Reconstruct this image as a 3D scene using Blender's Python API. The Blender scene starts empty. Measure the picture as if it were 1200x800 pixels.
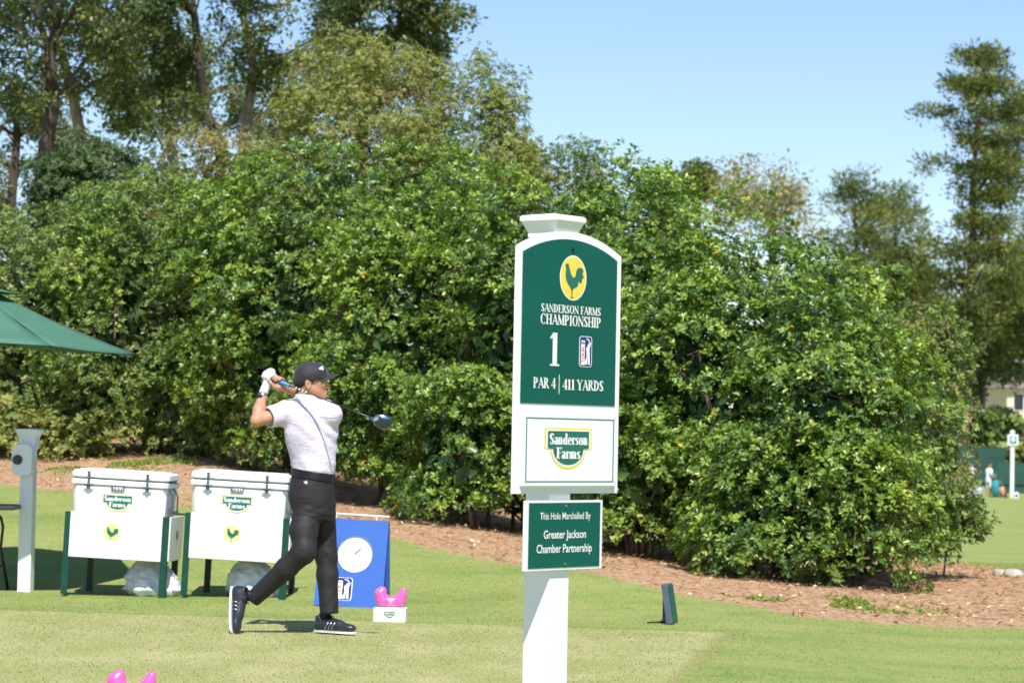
import bpy, math, random
import numpy as np
from mathutils import Vector, Matrix

scene = bpy.context.scene
COL = scene.collection
R = math.radians

# ------------------------------------------------------------------ camera
CAM_Z = 1.29
FPX = 3200.0                      # focal length in pixels of the 1200 px wide photograph
PITCH, ROLL = math.atan(114.0 / FPX), R(1.1)
_F = np.array([0, math.cos(PITCH), math.sin(PITCH)])
_u0 = np.array([0, -math.sin(PITCH), math.cos(PITCH)])
_r0 = np.array([1.0, 0, 0])
_Rv = math.cos(ROLL) * _r0 + math.sin(ROLL) * _u0
_Uv = -math.sin(ROLL) * _r0 + math.cos(ROLL) * _u0
cam_data = bpy.data.cameras.new("camera")
cam = bpy.data.objects.new("camera", cam_data)
COL.objects.link(cam)
M = Matrix.Identity(4)
for i in range(3):
    M[i][0] = _Rv[i]; M[i][1] = _Uv[i]; M[i][2] = -_F[i]
M[2][3] = CAM_Z
cam.matrix_world = M
cam_data.sensor_width = 36.0
cam_data.lens = FPX / 1200.0 * 36.0
cam_data.clip_start = 0.5
cam_data.clip_end = 12000.0
cam_data.dof.use_dof = True
cam_data.dof.focus_distance = 13.5
cam_data.dof.aperture_fstop = 6.3
scene.camera = cam

# ------------------------------------------------------------------ light
SUN_EL = R(56)
SUN_DIR = np.array([-0.10, 1.0, 0.0]); SUN_DIR /= np.linalg.norm(SUN_DIR)
SUN_DIR = np.array([SUN_DIR[0] * math.cos(SUN_EL), SUN_DIR[1] * math.cos(SUN_EL), -math.sin(SUN_EL)])
sun_data = bpy.data.lights.new("sun", 'SUN')
sun_data.energy = 5.0
sun_data.angle = R(0.53)
sun_data.color = (1.0, 0.955, 0.88)
sun = bpy.data.objects.new("sun", sun_data)
COL.objects.link(sun)
sun.rotation_mode = 'QUATERNION'
sun.rotation_quaternion = Vector(SUN_DIR.tolist()).to_track_quat('-Z', 'Y')
world = bpy.data.worlds.new("World")
scene.world = world
world.use_nodes = True
wn, wl = world.node_tree.nodes, world.node_tree.links
sky = wn.new('ShaderNodeTexSky')
sky.sky_type = 'NISHITA'
sky.sun_disc = False
sky.sun_elevation = SUN_EL
# the sun stands behind the camera (towards -Y)
sky.sun_rotation = math.atan2(-SUN_DIR[0], -SUN_DIR[1])
sky.air_density = 1.0
sky.dust_density = 0.1
sky.ozone_density = 4.0
sky.altitude = 100
wn['Background'].inputs[1].default_value = 0.115
tint = wn.new('ShaderNodeMix'); tint.data_type = 'RGBA'; tint.blend_type = 'MULTIPLY'; tint.inputs[0].default_value = 1.0
tint.inputs[7].default_value = (1.0, .975, 1.04, 1)      # the camera's slightly violet white balance
wl.new(sky.outputs[0], tint.inputs[6])
wl.new(tint.outputs[2], wn['Background'].inputs[0])
scene.view_settings.view_transform = 'Standard'
scene.view_settings.look = 'None'
scene.view_settings.exposure = 0.45
scene.view_settings.gamma = 1.0
scene.cycles.max_bounces = 6
scene.cycles.transparent_max_bounces = 8

# ------------------------------------------------------------------ pixel helpers
def hor(px): return 514.0 + (px - 600.0) * 0.0192
def ray(px, py):
    d = FPX * _F + (px - 600.0) * _Rv + (400.0 - py) * _Uv
    return d
def W(px, py, Y):
    d = ray(px, py)
    p = d * (Y / d[1])
    p[2] += CAM_Z
    return p

def project(V):
    d = np.asarray(V, float) - np.array([0, 0, CAM_Z])
    z = d @ _F
    return 600 + FPX * (d @ _Rv) / z, 400 - FPX * (d @ _Uv) / z

# ------------------------------------------------------------------ tagging
def tag(o, label=None, cat=None, group=None, kind=None):
    if label: o['label'] = label
    if cat: o['category'] = cat
    if group: o['group'] = group
    if kind: o['kind'] = kind
    return o
def empty(name, loc=(0, 0, 0), rz=0.0, label=None, cat=None, group=None, rot=None):
    o = bpy.data.objects.new(name, None)
    COL.objects.link(o)
    o.empty_display_size = 0.1
    o.location = tuple(float(v) for v in loc)
    o.rotation_euler = rot if rot is not None else (0, 0, rz)
    return tag(o, label, cat, group)
def copy_tree(o, parent=None):
    c = o.copy(); COL.objects.link(c); c.parent = parent
    for ch in [x for x in o.children]:
        copy_tree(ch, c)
    return c

# ------------------------------------------------------------------ mesh builder
class MB:
    """collects polygons (optionally with a material slot) into one mesh"""
    def __init__(self):
        self.v = []; self.f = []; self.m = []
    def add(self, verts, faces, mi=0):
        b = len(self.v)
        self.v.extend([tuple(float(c) for c in p) for p in verts])
        self.f.extend([tuple(i + b for i in f) for f in faces])
        self.m.extend([mi] * len(faces))
        return self
    def box(self, c, s, mi=0, rz=0.0, bev=0.0, rot=None):
        cx, cy, cz = c; sx, sy, sz = s[0] / 2, s[1] / 2, s[2] / 2
        if bev > 0:
            b = min(bev, sx * .9, sy * .9, sz * .9)
            pts = []
            for z, ins in ((-sz, b), (-sz + b, 0), (sz - b, 0), (sz, b)):
                X, Y = sx - ins, sy - ins
                cc = b * 0.7 if ins == 0 else b * 0.4
                pts += [(-X + cc, -Y, z), (X - cc, -Y, z), (X, -Y + cc, z), (X, Y - cc, z), (X - cc, Y, z), (-X + cc, Y, z), (-X, Y - cc, z), (-X, -Y + cc, z)]
            fs = [tuple(range(7, -1, -1)), tuple(range(24, 32))]
            for k in range(3):
                for i in range(8):
                    j = (i + 1) % 8
                    fs.append((k * 8 + i, k * 8 + j, k * 8 + 8 + j, k * 8 + 8 + i))
        else:
            pts = [(x, y, z) for z in (-sz, sz) for x, y in ((-sx, -sy), (sx, -sy), (sx, sy), (-sx, sy))]
            fs = [(3, 2, 1, 0), (4, 5, 6, 7), (0, 1, 5, 4), (1, 2, 6, 5), (2, 3, 7, 6), (3, 0, 4, 7)]
        if rot is not None:
            pts = [tuple(rot @ Vector(p)) for p in pts]
        elif rz:
            c_, s_ = math.cos(rz), math.sin(rz)
            pts = [(x * c_ - y * s_, x * s_ + y * c_, z) for x, y, z in pts]
        return self.add([(x + cx, y + cy, z + cz) for x, y, z in pts], fs, mi)
    def tube(self, pts, rad, n=8, mi=0, caps=True):
        pts = [np.array(p, float) for p in pts]
        if not hasattr(rad, '__len__'): rad = [rad] * len(pts)
        rings = []; up = np.array([0.13, 0.21, 0.97])
        for i, p in enumerate(pts):
            t = pts[min(i + 1, len(pts) - 1)] - pts[max(i - 1, 0)]
            t = t / (np.linalg.norm(t) + 1e-9)
            if abs(t @ up) > .95: up = np.array([0.9, 0.3, 0.1])
            a = np.cross(up, t); a /= np.linalg.norm(a) + 1e-9
            b = np.cross(t, a)
            up = b
            rings.append([p + rad[i] * (math.cos(q) * a + math.sin(q) * b) for q in [2 * math.pi * k / n for k in range(n)]])
        vs = [v for r in rings for v in r]
        fs = []
        for i in range(len(pts) - 1):
            for k in range(n):
                j = (k + 1) % n
                fs.append((i * n + k, i * n + j, (i + 1) * n + j, (i + 1) * n + k))
        if caps:
            fs.append(tuple(range(n - 1, -1, -1))); fs.append(tuple(range((len(pts) - 1) * n, len(pts) * n)))
        return self.add(vs, fs, mi)
    def poly_prism(self, pts2, z0, z1, mi=0, axis='xy'):
        """closed 2D outline (CCW) extruded from z0 to z1"""
        n = len(pts2)
        vs = [(x, y, z0) for x, y in pts2] + [(x, y, z1) for x, y in pts2]
        fs = [tuple(range(n - 1, -1, -1)), tuple(range(n, 2 * n))]
        for i in range(n):
            j = (i + 1) % n
            fs.append((i, j, n + j, n + i))
        if axis == 'xz':   # outline in x,z ; thickness along -y
            vs = [(x, -z, y) for x, y, z in vs]
        return self.add(vs, fs, mi)
    def sheet(self, pts2, y, mi=0):
        """flat print in the x,z plane at depth y, facing -y"""
        return self.add([(x, y, z) for x, z in pts2], [tuple(range(len(pts2)))], mi)
    def build(self, name, mat, parent=None, smooth=False, angle=None):
        me = bpy.data.meshes.new(name)
        me.from_pydata(self.v, [], self.f)
        mats = mat if isinstance(mat, (list, tuple)) else [mat]
        for m in mats: me.materials.append(m)
        if len(mats) > 1: me.polygons.foreach_set('material_index', self.m)
        if smooth or angle:
            me.polygons.foreach_set('use_smooth', [True] * len(self.f))
        me.update()
        if angle:
            me.set_sharp_from_angle(angle=R(angle))
        o = bpy.data.objects.new(name, me)
        COL.objects.link(o)
        if parent is not None: o.parent = parent
        return o

def raw_mesh(name, V, F, mat, parent=None, attrs=None, smooth=False):
    """fast mesh from numpy: V (n,3), F (m,3|4)"""
    me = bpy.data.meshes.new(name)
    V = np.ascontiguousarray(V, dtype=np.float32); F = np.ascontiguousarray(F, dtype=np.int32)
    k = F.shape[1]
    me.vertices.add(len(V)); me.vertices.foreach_set('co', V.ravel())
    me.loops.add(F.size); me.loops.foreach_set('vertex_index', F.ravel())
    me.polygons.add(len(F))
    me.polygons.foreach_set('loop_start', np.arange(len(F), dtype=np.int32) * k)
    me.polygons.foreach_set('loop_total', np.full(len(F), k, dtype=np.int32))
    if smooth: me.polygons.foreach_set('use_smooth', np.ones(len(F), dtype=bool))
    me.update(calc_edges=True)
    for an, av in (attrs or {}).items():
        a = me.attributes.new(an, 'FLOAT', 'POINT')
        a.data.foreach_set('value', np.ascontiguousarray(av, dtype=np.float32))
    for m in (mat if isinstance(mat, (list, tuple)) else [mat]): me.materials.append(m)
    o = bpy.data.objects.new(name, me)
    COL.objects.link(o)
    if parent is not None: o.parent = parent
    return o

# ------------------------------------------------------------------ materials
def new_mat(name):
    m = bpy.data.materials.new(name); m.use_nodes = True
    nt = m.node_tree
    return m, nt.nodes, nt.links, nt.nodes['Principled BSDF']
def mix_rgb(n, l, fac, a, b, mode='MIX'):
    x = n.new('ShaderNodeMix'); x.data_type = 'RGBA'; x.blend_type = mode
    for sock, val in ((x.inputs[0], fac), (x.inputs[6], a), (x.inputs[7], b)):
        if hasattr(val, 'is_linked'): l.new(val, sock)
        elif isinstance(val, tuple): sock.default_value = (*val[:3], 1)
        else: sock.default_value = val
    return x.outputs[2]
def ramp(n, l, fac, stops):
    x = n.new('ShaderNodeValToRGB')
    e = x.color_ramp.elements
    while len(e) < len(stops): e.new(0.5)
    for i, (p, c) in enumerate(stops):
        e[i].position = p; e[i].color = (*c[:3], 1) if isinstance(c, tuple) else (c, c, c, 1)
    l.new(fac, x.inputs[0])
    return x.outputs[0]
def noise(n, l, scale, detail=4, rough=.55, vec=None, dim='3D'):
    x = n.new('ShaderNodeTexNoise'); x.inputs['Scale'].default_value = scale
    x.inputs['Detail'].default_value = detail; x.inputs['Roughness'].default_value = rough
    if vec is not None: l.new(vec, x.inputs['Vector'])
    return x.outputs[0]
def coords(n, l, kind='Object', scale=None):
    tc = n.new('ShaderNodeTexCoord')
    out = tc.outputs[kind]
    if scale:
        mp = n.new('ShaderNodeMapping'); mp.inputs['Scale'].default_value = scale
        l.new(out, mp.inputs[0]); out = mp.outputs[0]
    return out
def bump(n, l, h, strength, dist, bsdf):
    b = n.new('ShaderNodeBump'); b.inputs['Strength'].default_value = strength
    b.inputs['Distance'].default_value = dist
    l.new(h, b.inputs['Height']); l.new(b.outputs[0], bsdf.inputs['Normal'])
def plain(name, col, rough=.5, metal=0, var=.12, scale=12, bmp=0.0, bscale=60, spec=.5, coat=0, dirt=None):
    m, n, l, b = new_mat(name)
    v = coords(n, l)
    f = noise(n, l, scale, 5, vec=v)
    dark = tuple(c * (1 - var) for c in col); lite = tuple(min(1, c * (1 + var)) for c in col)
    c = ramp(n, l, f, [(.3, dark), (.7, lite)])
    if dirt:
        f2 = noise(n, l, dirt[1], 6, .7, vec=v)
        fac = ramp(n, l, f2, [(.55, 0.0), (.78, dirt[2])])
        c = mix_rgb(n, l, fac, c, dirt[0])
    l.new(c, b.inputs['Base Color'])
    b.inputs['Roughness'].default_value = rough; b.inputs['Metallic'].default_value = metal
    b.inputs['Specular IOR Level'].default_value = spec
    b.inputs['Coat Weight'].default_value = coat
    if bmp: bump(n, l, noise(n, l, bscale, 4, vec=v), bmp, .01, b)
    return m
def leaf_mat(name, stops, rough=.4, trans=.35, spec=.5, tcol=1.6):
    """stops: colour ramp over the per-leaf tint"""
    m, n, l, b = new_mat(name)
    a = n.new('ShaderNodeAttribute'); a.attribute_name = 'tint'
    c = ramp(n, l, a.outputs['Fac'], stops)
    l.new(c, b.inputs['Base Color'])
    b.inputs['Roughness'].default_value = rough
    b.inputs['Specular IOR Level'].default_value = spec
    t = n.new('ShaderNodeBsdfTranslucent')
    tc = mix_rgb(n, l, 1.0, c, (tcol, tcol * 1.0, tcol * .5), 'MULTIPLY')
    l.new(tc, t.inputs[0])
    mx = n.new('ShaderNodeMixShader'); mx.inputs[0].default_value = trans
    l.new(b.outputs[0], mx.inputs[1]); l.new(t.outputs[0], mx.inputs[2])
    l.new(mx.outputs[0], n['Material Output'].inputs[0])
    return m
def bark_mat(name, col, col2, sc=14):
    m, n, l, b = new_mat(name)
    v = coords(n, l, scale=(1, 1, .25))
    f = noise(n, l, sc, 6, .65, vec=v)
    l.new(ramp(n, l, f, [(.3, col), (.65, col2)]), b.inputs['Base Color'])
    b.inputs['Roughness'].default_value = .9
    bump(n, l, f, .7, .03, b)
    return m

MATS = dict(
    white_vinyl=plain('white_vinyl', (.80, .81, .83), .32, var=.02, dirt=((.5, .47, .4), 3, .12)),
    sign_white=plain('sign_white', (.80, .80, .82), .35, var=.015, dirt=((.6, .57, .5), 5, .08)),
    sign_green=plain('sign_green', (.002, .095, .070), .45, var=.05, scale=4, spec=.18),
    print_green=plain('print_green', (.008, .14, .10), .45, var=.03),
    print_white=plain('print_white', (.82, .82, .82), .5, var=.02),
    print_yellow=plain('print_yellow', (.83, .62, .07), .45, var=.03),
    pale_yellow=plain('pale_yellow', (.85, .75, .25), .45, var=.03),
    print_navy=plain('print_navy', (.015, .02, .16), .45, var=.03),
    print_red=plain('print_red', (.72, .16, .17), .45, var=.03),
    cooler_white=plain('cooler_white', (.82, .83, .85), .42, var=.02, dirt=((.55, .5, .42), 4, .12), bmp=.08, bscale=200),
    cooler_seam=plain('cooler_seam', (.06, .07, .09), .6),
    rubber=plain('rubber', (.075, .09, .12), .55),
    stand_green=plain('stand_green', (.008, .060, .040), .5, spec=.3, var=.15, bmp=.1),
    stand_black=plain('stand_black', (.010, .012, .012), .5, var=.2),
    board_white=plain('board_white', (.83, .83, .84), .35, var=.01),
    steel=plain('steel', (.5, .5, .52), .3, metal=1),
    blue_board=plain('blue_board', (.045, .135, .48), .4, var=.03),
    blue_edge=plain('blue_edge', (.02, .035, .16), .5),
    pink=plain('pink', (.86, .11, .40), .28, var=.05, coat=.3),
    umbrella=None, table_top=plain('table_top', (.05, .045, .05), .35, var=.1, bmp=.05),
    dark_grey=plain('dark_grey', (.075, .095, .14), .5, var=.12, bmp=.1),
    dark_metal=plain('dark_metal', (.012, .012, .014), .4),
    lens=plain('lens', (.012, .014, .02), .12),
    far_green=plain('far_green', (.012, .065, .045), .7, var=.2, scale=2),
    house_wall=plain('house_wall', (.78, .62, .46), .8, var=.06, scale=2),
    house_roof=plain('house_roof', (.20, .16, .15), .8, var=.15, scale=6),
    glass_dark=plain('glass_dark', (.02, .025, .03), .1),
    stone=plain('stone', (.42, .38, .32), .85, var=.25, bmp=.5, bscale=20),
    bark_dark=bark_mat('bark_dark', (.025, .018, .014), (.10, .075, .055)),
    bark_grey=bark_mat('bark_grey', (.13, .105, .085), (.36, .31, .26)),
    bark_pine=bark_mat('bark_pine', (.03, .017, .012), (.13, .075, .05)),
    bark_shrub=bark_mat('bark_shrub', (.05, .035, .025), (.17, .125, .09), 40),
)
def umb_mat():
    m, n, l, b = new_mat('umbrella_canvas')
    v = coords(n, l)
    f = noise(n, l, 5, 4, vec=v)
    c = ramp(n, l, f, [(.3, (.055, .165, .105)), (.7, (.07, .195, .13))])
    l.new(c, b.inputs['Base Color']); b.inputs['Roughness'].default_value = .75
    t = n.new('ShaderNodeBsdfTranslucent'); l.new(c, t.inputs[0])
    mx = n.new('ShaderNodeMixShader'); mx.inputs[0].default_value = .12
    l.new(b.outputs[0], mx.inputs[1]); l.new(t.outputs[0], mx.inputs[2]); l.new(mx.outputs[0], n['Material Output'].inputs[0])
    return m
MATS['umbrella'] = umb_mat()
# ------------------------------------------------------------------ terrain
# columns: px of the sight line, then (distance, height) pairs
_cols = [
 (-400, [(0, 0), (22.5, .0), (29.5, .80), (33, 1.15), (40, 1.4), (60, 1.6), (150, 2.2), (400, 4)]),
 (0,    [(0, 0), (22.5, .0), (29.0, .705), (32.5, 1.01), (40, 1.3), (60, 1.5), (150, 2.2), (400, 4)]),
 (215,  [(0, 0), (22.3, .0), (27.5, .573), (31, 1.0), (38, 1.2), (60, 1.5), (150, 2.2), (400, 4)]),
 (460,  [(0, 0), (21.5, .0), (25.0, .347), (28, .514), (36, .8), (60, 1.2), (150, 1.8), (400, 4)]),
 (700,  [(0, 0), (20.0, .0), (22.8, .178), (25.5, .262), (32, .35), (60, .3), (150, 1.0), (400, 4)]),
 (860,  [(0, 0), (19.0, .0), (21.2, .058), (24.2, .133), (32, .1), (60, -.2), (135, -.9), (170, 1.5), (400, 4)]),
 (960,  [(0, 0), (18.8, -.03), (20.3, .015), (23, .075), (32, 0), (60, -.3), (135, -1.1), (150, -.6), (172, 2.4), (210, 3.6), (400, 5)]),
 (1100, [(0, 0), (17, -.05), (20.0, -.006), (27, .03), (36, -.1), (60, -.35), (135, -1.17), (146, -1.1), (172, 2.6), (210, 4.0), (400, 6)]),
 (1200, [(0, 0), (17, -.05), (20.0, -.007), (28, .026), (36, -.12), (60, -.35), (135, -1.17), (146, -1.1), (172, 2.6), (210, 4.0), (400, 6)]),
 (1600, [(0, 0), (17, -.05), (20.0, -.007), (28, .026), (36, -.12), (60, -.35), (135, -1.17), (146, -1.1), (172, 2.6), (210, 4.0), (400, 6)]),
]
_ux = np.array([(c[0] - 600) / FPX for c in _cols])
def hash_noise(x, y, s, seed=0):
    """smooth value noise, vectorised"""
    x = np.asarray(x, float) * s + 91.7 * seed; y = np.asarray(y, float) * s - 37.3 * seed
    xi = np.floor(x); yi = np.floor(y); fx = x - xi; fy = y - yi
    fx = fx * fx * (3 - 2 * fx); fy = fy * fy * (3 - 2 * fy)
    def h(a, b):
        q = np.sin(a * 127.1 + b * 311.7 + seed * 17.3) * 43758.5453
        return q - np.floor(q)
    return (h(xi, yi) * (1 - fx) + h(xi + 1, yi) * fx) * (1 - fy) + (h(xi, yi + 1) * (1 - fx) + h(xi + 1, yi + 1) * fx) * fy
# tee deck corner and edges
TC = np.array([1.52, 18.85]); TE = np.array([-5.22, .85]); TE = TE / np.linalg.norm(TE)     # back edge runs left
TN = np.array([-TE[1], TE[0]]); TN = TN if TN[1] < 0 else -TN                               # towards the camera
def tee_sd(x, y):
    """>0 inside the tee deck"""
    a = (x - TC[0]) * TN[0] + (y - TC[1]) * TN[1]
    b = (x - TC[0]) * TE[0] + (y - TC[1]) * TE[1]
    return np.minimum(a, b)
def terrain(x, y):
    x = np.asarray(x, float); y = np.asarray(y, float)
    yy = np.maximum(y, 6.0)
    u = np.clip(x / yy, _ux[0], _ux[-1])
    zs = np.stack([np.interp(y, [p[0] for p in c[1]], [p[1] for p in c[1]]) for c in _cols])
    idx = np.clip(np.searchsorted(_ux, u, side='right') - 1, 0, len(_ux) - 2)
    t = (u - _ux[idx]) / (_ux[idx + 1] - _ux[idx]); t = t * t * (3 - 2 * t)
    z = np.take_along_axis(zs, idx[None], 0)[0] * (1 - t) + np.take_along_axis(zs, (idx + 1)[None], 0)[0] * t
    z = z + (hash_noise(x, y, .45, 1) - .5) * .04 * np.clip((y - 19) / 4, 0, 1)
    z = z - .05 * np.clip((17.0 - y) / 4, 0, 2.0)
    s = np.clip(tee_sd(x, y) / .30 + .5, 0, 1)
    z = z - .018 * (1 - s) * np.clip((23 - y) / 4, 0, 1)
    return z
def tz(x, y): return float(terrain(np.array([x]), np.array([y]))[0])
def ground_at(px, Y):
    """ground point on the sight line of column px at distance Y"""
    x = (px - 600) / FPX * Y
    x += (CAM_Z - tz(x, Y)) * math.tan(ROLL)
    return np.array([x, Y, tz(x, Y)])
# front edge of the pine straw bed (px -> distance) and back edge
_bf = np.array([(-400, 29.8), (0, 29.0), (215, 27.5), (460, 25.0), (700, 22.8), (860, 21.2), (960, 20.3), (1100, 20.0), (1200, 20.0), (1500, 20.4)])
_bb = np.array([(-400, 40), (0, 40), (900, 36), (1080, 33), (1150, 30), (1200, 28), (1500, 27)])
def bed_sd(x, y):
    px = 600 + FPX * x / np.maximum(y, 6)
    f = y - np.interp(px, _bf[:, 0], _bf[:, 1]); b = np.interp(px, _bb[:, 0], _bb[:, 1]) - y
    return np.minimum(f, b)
def axis(lo, hi, step, far, n=40, farlo=None):
    a = np.arange(lo, hi + 1e-6, step)
    g = np.geomspace(step, far, n)
    gl = g if farlo is None else np.geomspace(step, farlo, n // 2)
    return np.concatenate([(lo - gl)[::-1], a, hi + g])
def build_ground():
    xs = axis(-8, 8, .11, 2500); ys = axis(12, 34, .13, 4500, 60, farlo=300)
    X, Y = np.meshgrid(xs, ys)
    Z = terrain(X.ravel(), Y.ravel())
    V = np.stack([X.ravel(), Y.ravel(), Z], 1)
    nx, ny = len(xs), len(ys)
    i = np.arange(nx - 1)[None] + np.arange(ny - 1)[:, None] * nx
    F = np.stack([i, i + 1, i + 1 + nx, i + nx], -1).reshape(-1, 4)
    m, n, l, b = new_mat('ground_surface')
    v = coords(n, l)
    def attr(nm):
        a = n.new('ShaderNodeAttribute'); a.attribute_name = nm; return a.outputs['Fac']
    def math_(op, a, b_=None):
        x = n.new('ShaderNodeMath'); x.operation = op
        for s, q in ((x.inputs[0], a), (x.inputs[1], b_)):
            if q is None: continue
            if hasattr(q, 'is_linked'): l.new(q, s)
            else: s.default_value = q
        return x.outputs[0]
    # turf: several scales of blade-like variation
    vb = coords(n, l, scale=(1, .35, 1))
    fine = noise(n, l, 150, 3, .7, vec=vb); mid = noise(n, l, 9, 5, .6, vec=v); big = noise(n, l, .9, 3, .5, vec=v)
    rough = ramp(n, l, fine, [(.25, (.12, .18, .040)), (.55, (.205, .275, .070)), (.8, (.32, .36, .12))])
    rough = mix_rgb(n, l, ramp(n, l, mid, [(.35, 0.0), (.75, .45)]), rough, (.34, .34, .14))
    tee = ramp(n, l, fine, [(.25, (.17, .20, .055)), (.5, (.31, .325, .125)), (.8, (.46, .43, .22))])
    patch = noise(n, l, 2.2, 6, .65, vec=coords(n, l, scale=(1, .5, 1)))
    tee = mix_rgb(n, l, ramp(n, l, patch, [(.45, 0.0), (.72, .6)]), tee, (.50, .44, .26))
    tee = mix_rgb(n, l, ramp(n, l, patch, [(.25, .5), (.42, .0)]), tee, (.19, .26, .06))
    mott = noise(n, l, 1.1, 6, .7, vec=coords(n, l, scale=(.6, 1, 1)))
    rough = mix_rgb(n, l, ramp(n, l, mott, [(.42, .0), (.62, .40)]), rough, (.36, .34, .13))
    rough = mix_rgb(n, l, ramp(n, l, mott, [(.30, .45), (.45, .0)]), rough, (.11, .18, .045))
    mix_t = math_('ADD', attr('tee'), math_('MULTIPLY', math_('SUBTRACT', noise(n, l, 5, 6, .7, vec=v), .5), .34))
    ft = ramp(n, l, math_('ADD', math_('MULTIPLY', mix_t, 7.0), .5), [(.0, 0.0), (1, 1.0)])
    grass = mix_rgb(n, l, ft, rough, tee)
    # worn straw-coloured lip along the edge of the tee deck
    edge = math_('ABSOLUTE', math_('ADD', mix_t, .02))
    fe = ramp(n, l, edge, [(.0, .6), (.07, .0)])
    grass = mix_rgb(n, l, math_('MULTIPLY', fe, ramp(n, l, noise(n, l, 5, 3, vec=v), [(.35, .15), (.6, 1.0)])), grass, (.26, .19, .09))
    # pine straw
    s1 = noise(n, l, 95, 6, .8, vec=coords(n, l, scale=(1, .5, 1))); s2 = noise(n, l, 4, 5, .6, vec=v); s3 = noise(n, l, 16, 5, .7, vec=coords(n, l, scale=(1, .6, 1)))
    straw = ramp(n, l, s1, [(.28, (.22, .11, .065)), (.5, (.44, .275, .165)), (.75, (.68, .49, .32))])
    straw = mix_rgb(n, l, ramp(n, l, s2, [(.4, 0.0), (.7, .5)]), straw, (.36, .22, .14))
    straw = mix_rgb(n, l, ramp(n, l, s3, [(.52, 0.0), (.68, .75)]), straw, (.15, .085, .05))
    straw = mix_rgb(n, l, ramp(n, l, noise(n, l, 1.3, 5, .6, vec=v), [(.52, 0.0), (.75, .55)]), straw, (.30, .29, .13))
    mb = math_('ADD', attr('bed'), math_('MULTIPLY', math_('SUBTRACT', noise(n, l, 3.5, 6, .7, vec=v), .5), 1.1))
    fb = ramp(n, l, math_('ADD', math_('MULTIPLY', mb, 5.0), .5), [(.0, 0.0), (1, 1.0)])
    c = mix_rgb(n, l, fb, grass, straw)
    l.new(c, b.inputs['Base Color']); b.inputs['Roughness'].default_value = .95
    b.inputs['Specular IOR Level'].default_value = .15
    h = math_('ADD', math_('MULTIPLY', fine, .5), math_('MULTIPLY', s1, 1.0))
    bump(n, l, h, .35, .02, b)
    o = raw_mesh('ground', V, F, m, attrs={'tee': tee_sd(V[:, 0], V[:, 1]), 'bed': bed_sd(V[:, 0], V[:, 1])}, smooth=True)
    tag(o, 'mown tee turf, sloping grass and brown pine straw bed under the thicket', kind='structure')
build_ground()

# ------------------------------------------------------------------ leaf and blade fields
def unit(v): return v / (np.linalg.norm(v, axis=-1, keepdims=True) + 1e-9)
def leaf_arrays(C, D, L, Wd, rng, fold=.25, up=None):
    """diamond leaves of two triangles: C base (n,3), D pointing dir, L length, Wd width"""
    n = len(C)
    D = unit(D)
    r = rng.normal(size=(n, 3)) if up is None else up + rng.normal(size=(n, 3)) * .35
    S = unit(np.cross(D, r)); N = np.cross(S, D)
    L = np.broadcast_to(L, (n,))[:, None]; Wd = np.broadcast_to(Wd, (n,))[:, None]
    tip = C + D * L
    mid = C + D * L * .5
    a = mid + S * Wd * .5 + N * Wd * fold; b_ = mid - S * Wd * .5 + N * Wd * fold
    V = np.stack([C, a, tip, b_], 1).reshape(-1, 3)
    k = np.arange(n)[:, None] * 4
    F = np.concatenate([k + np.array([[0, 1, 2]]), k + np.array([[0, 2, 3]])], 0)
    return V, F
def leaf_mesh(name, C, D, L, Wd, tint, mat, parent, rng, up=None, fold=.25):
    V, F = leaf_arrays(C, D, L, Wd, rng, fold, up)
    return raw_mesh(name, V, F, mat, parent, attrs={'tint': np.repeat(tint, 4)})
def tri_blades(name, P, H, Wd, rng, mat, lean=.5, tint=None):
    n = len(P)
    a = rng.uniform(0, 2 * np.pi, n); S = np.stack([np.cos(a), np.sin(a), np.zeros(n)], 1)
    T = P + np.stack([rng.normal(size=n) * lean, rng.normal(size=n) * lean, np.ones(n)], 1) * H[:, None]
    Wd = np.asarray(Wd).reshape(-1, 1)
    V = np.stack([P - S * Wd, P + S * Wd, T], 1).reshape(-1, 3)
    F = np.arange(n * 3).reshape(-1, 3)
    return raw_mesh(name, V, F, mat, attrs={'tint': np.repeat(rng.uniform(size=n) if tint is None else tint, 3)})

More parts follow.
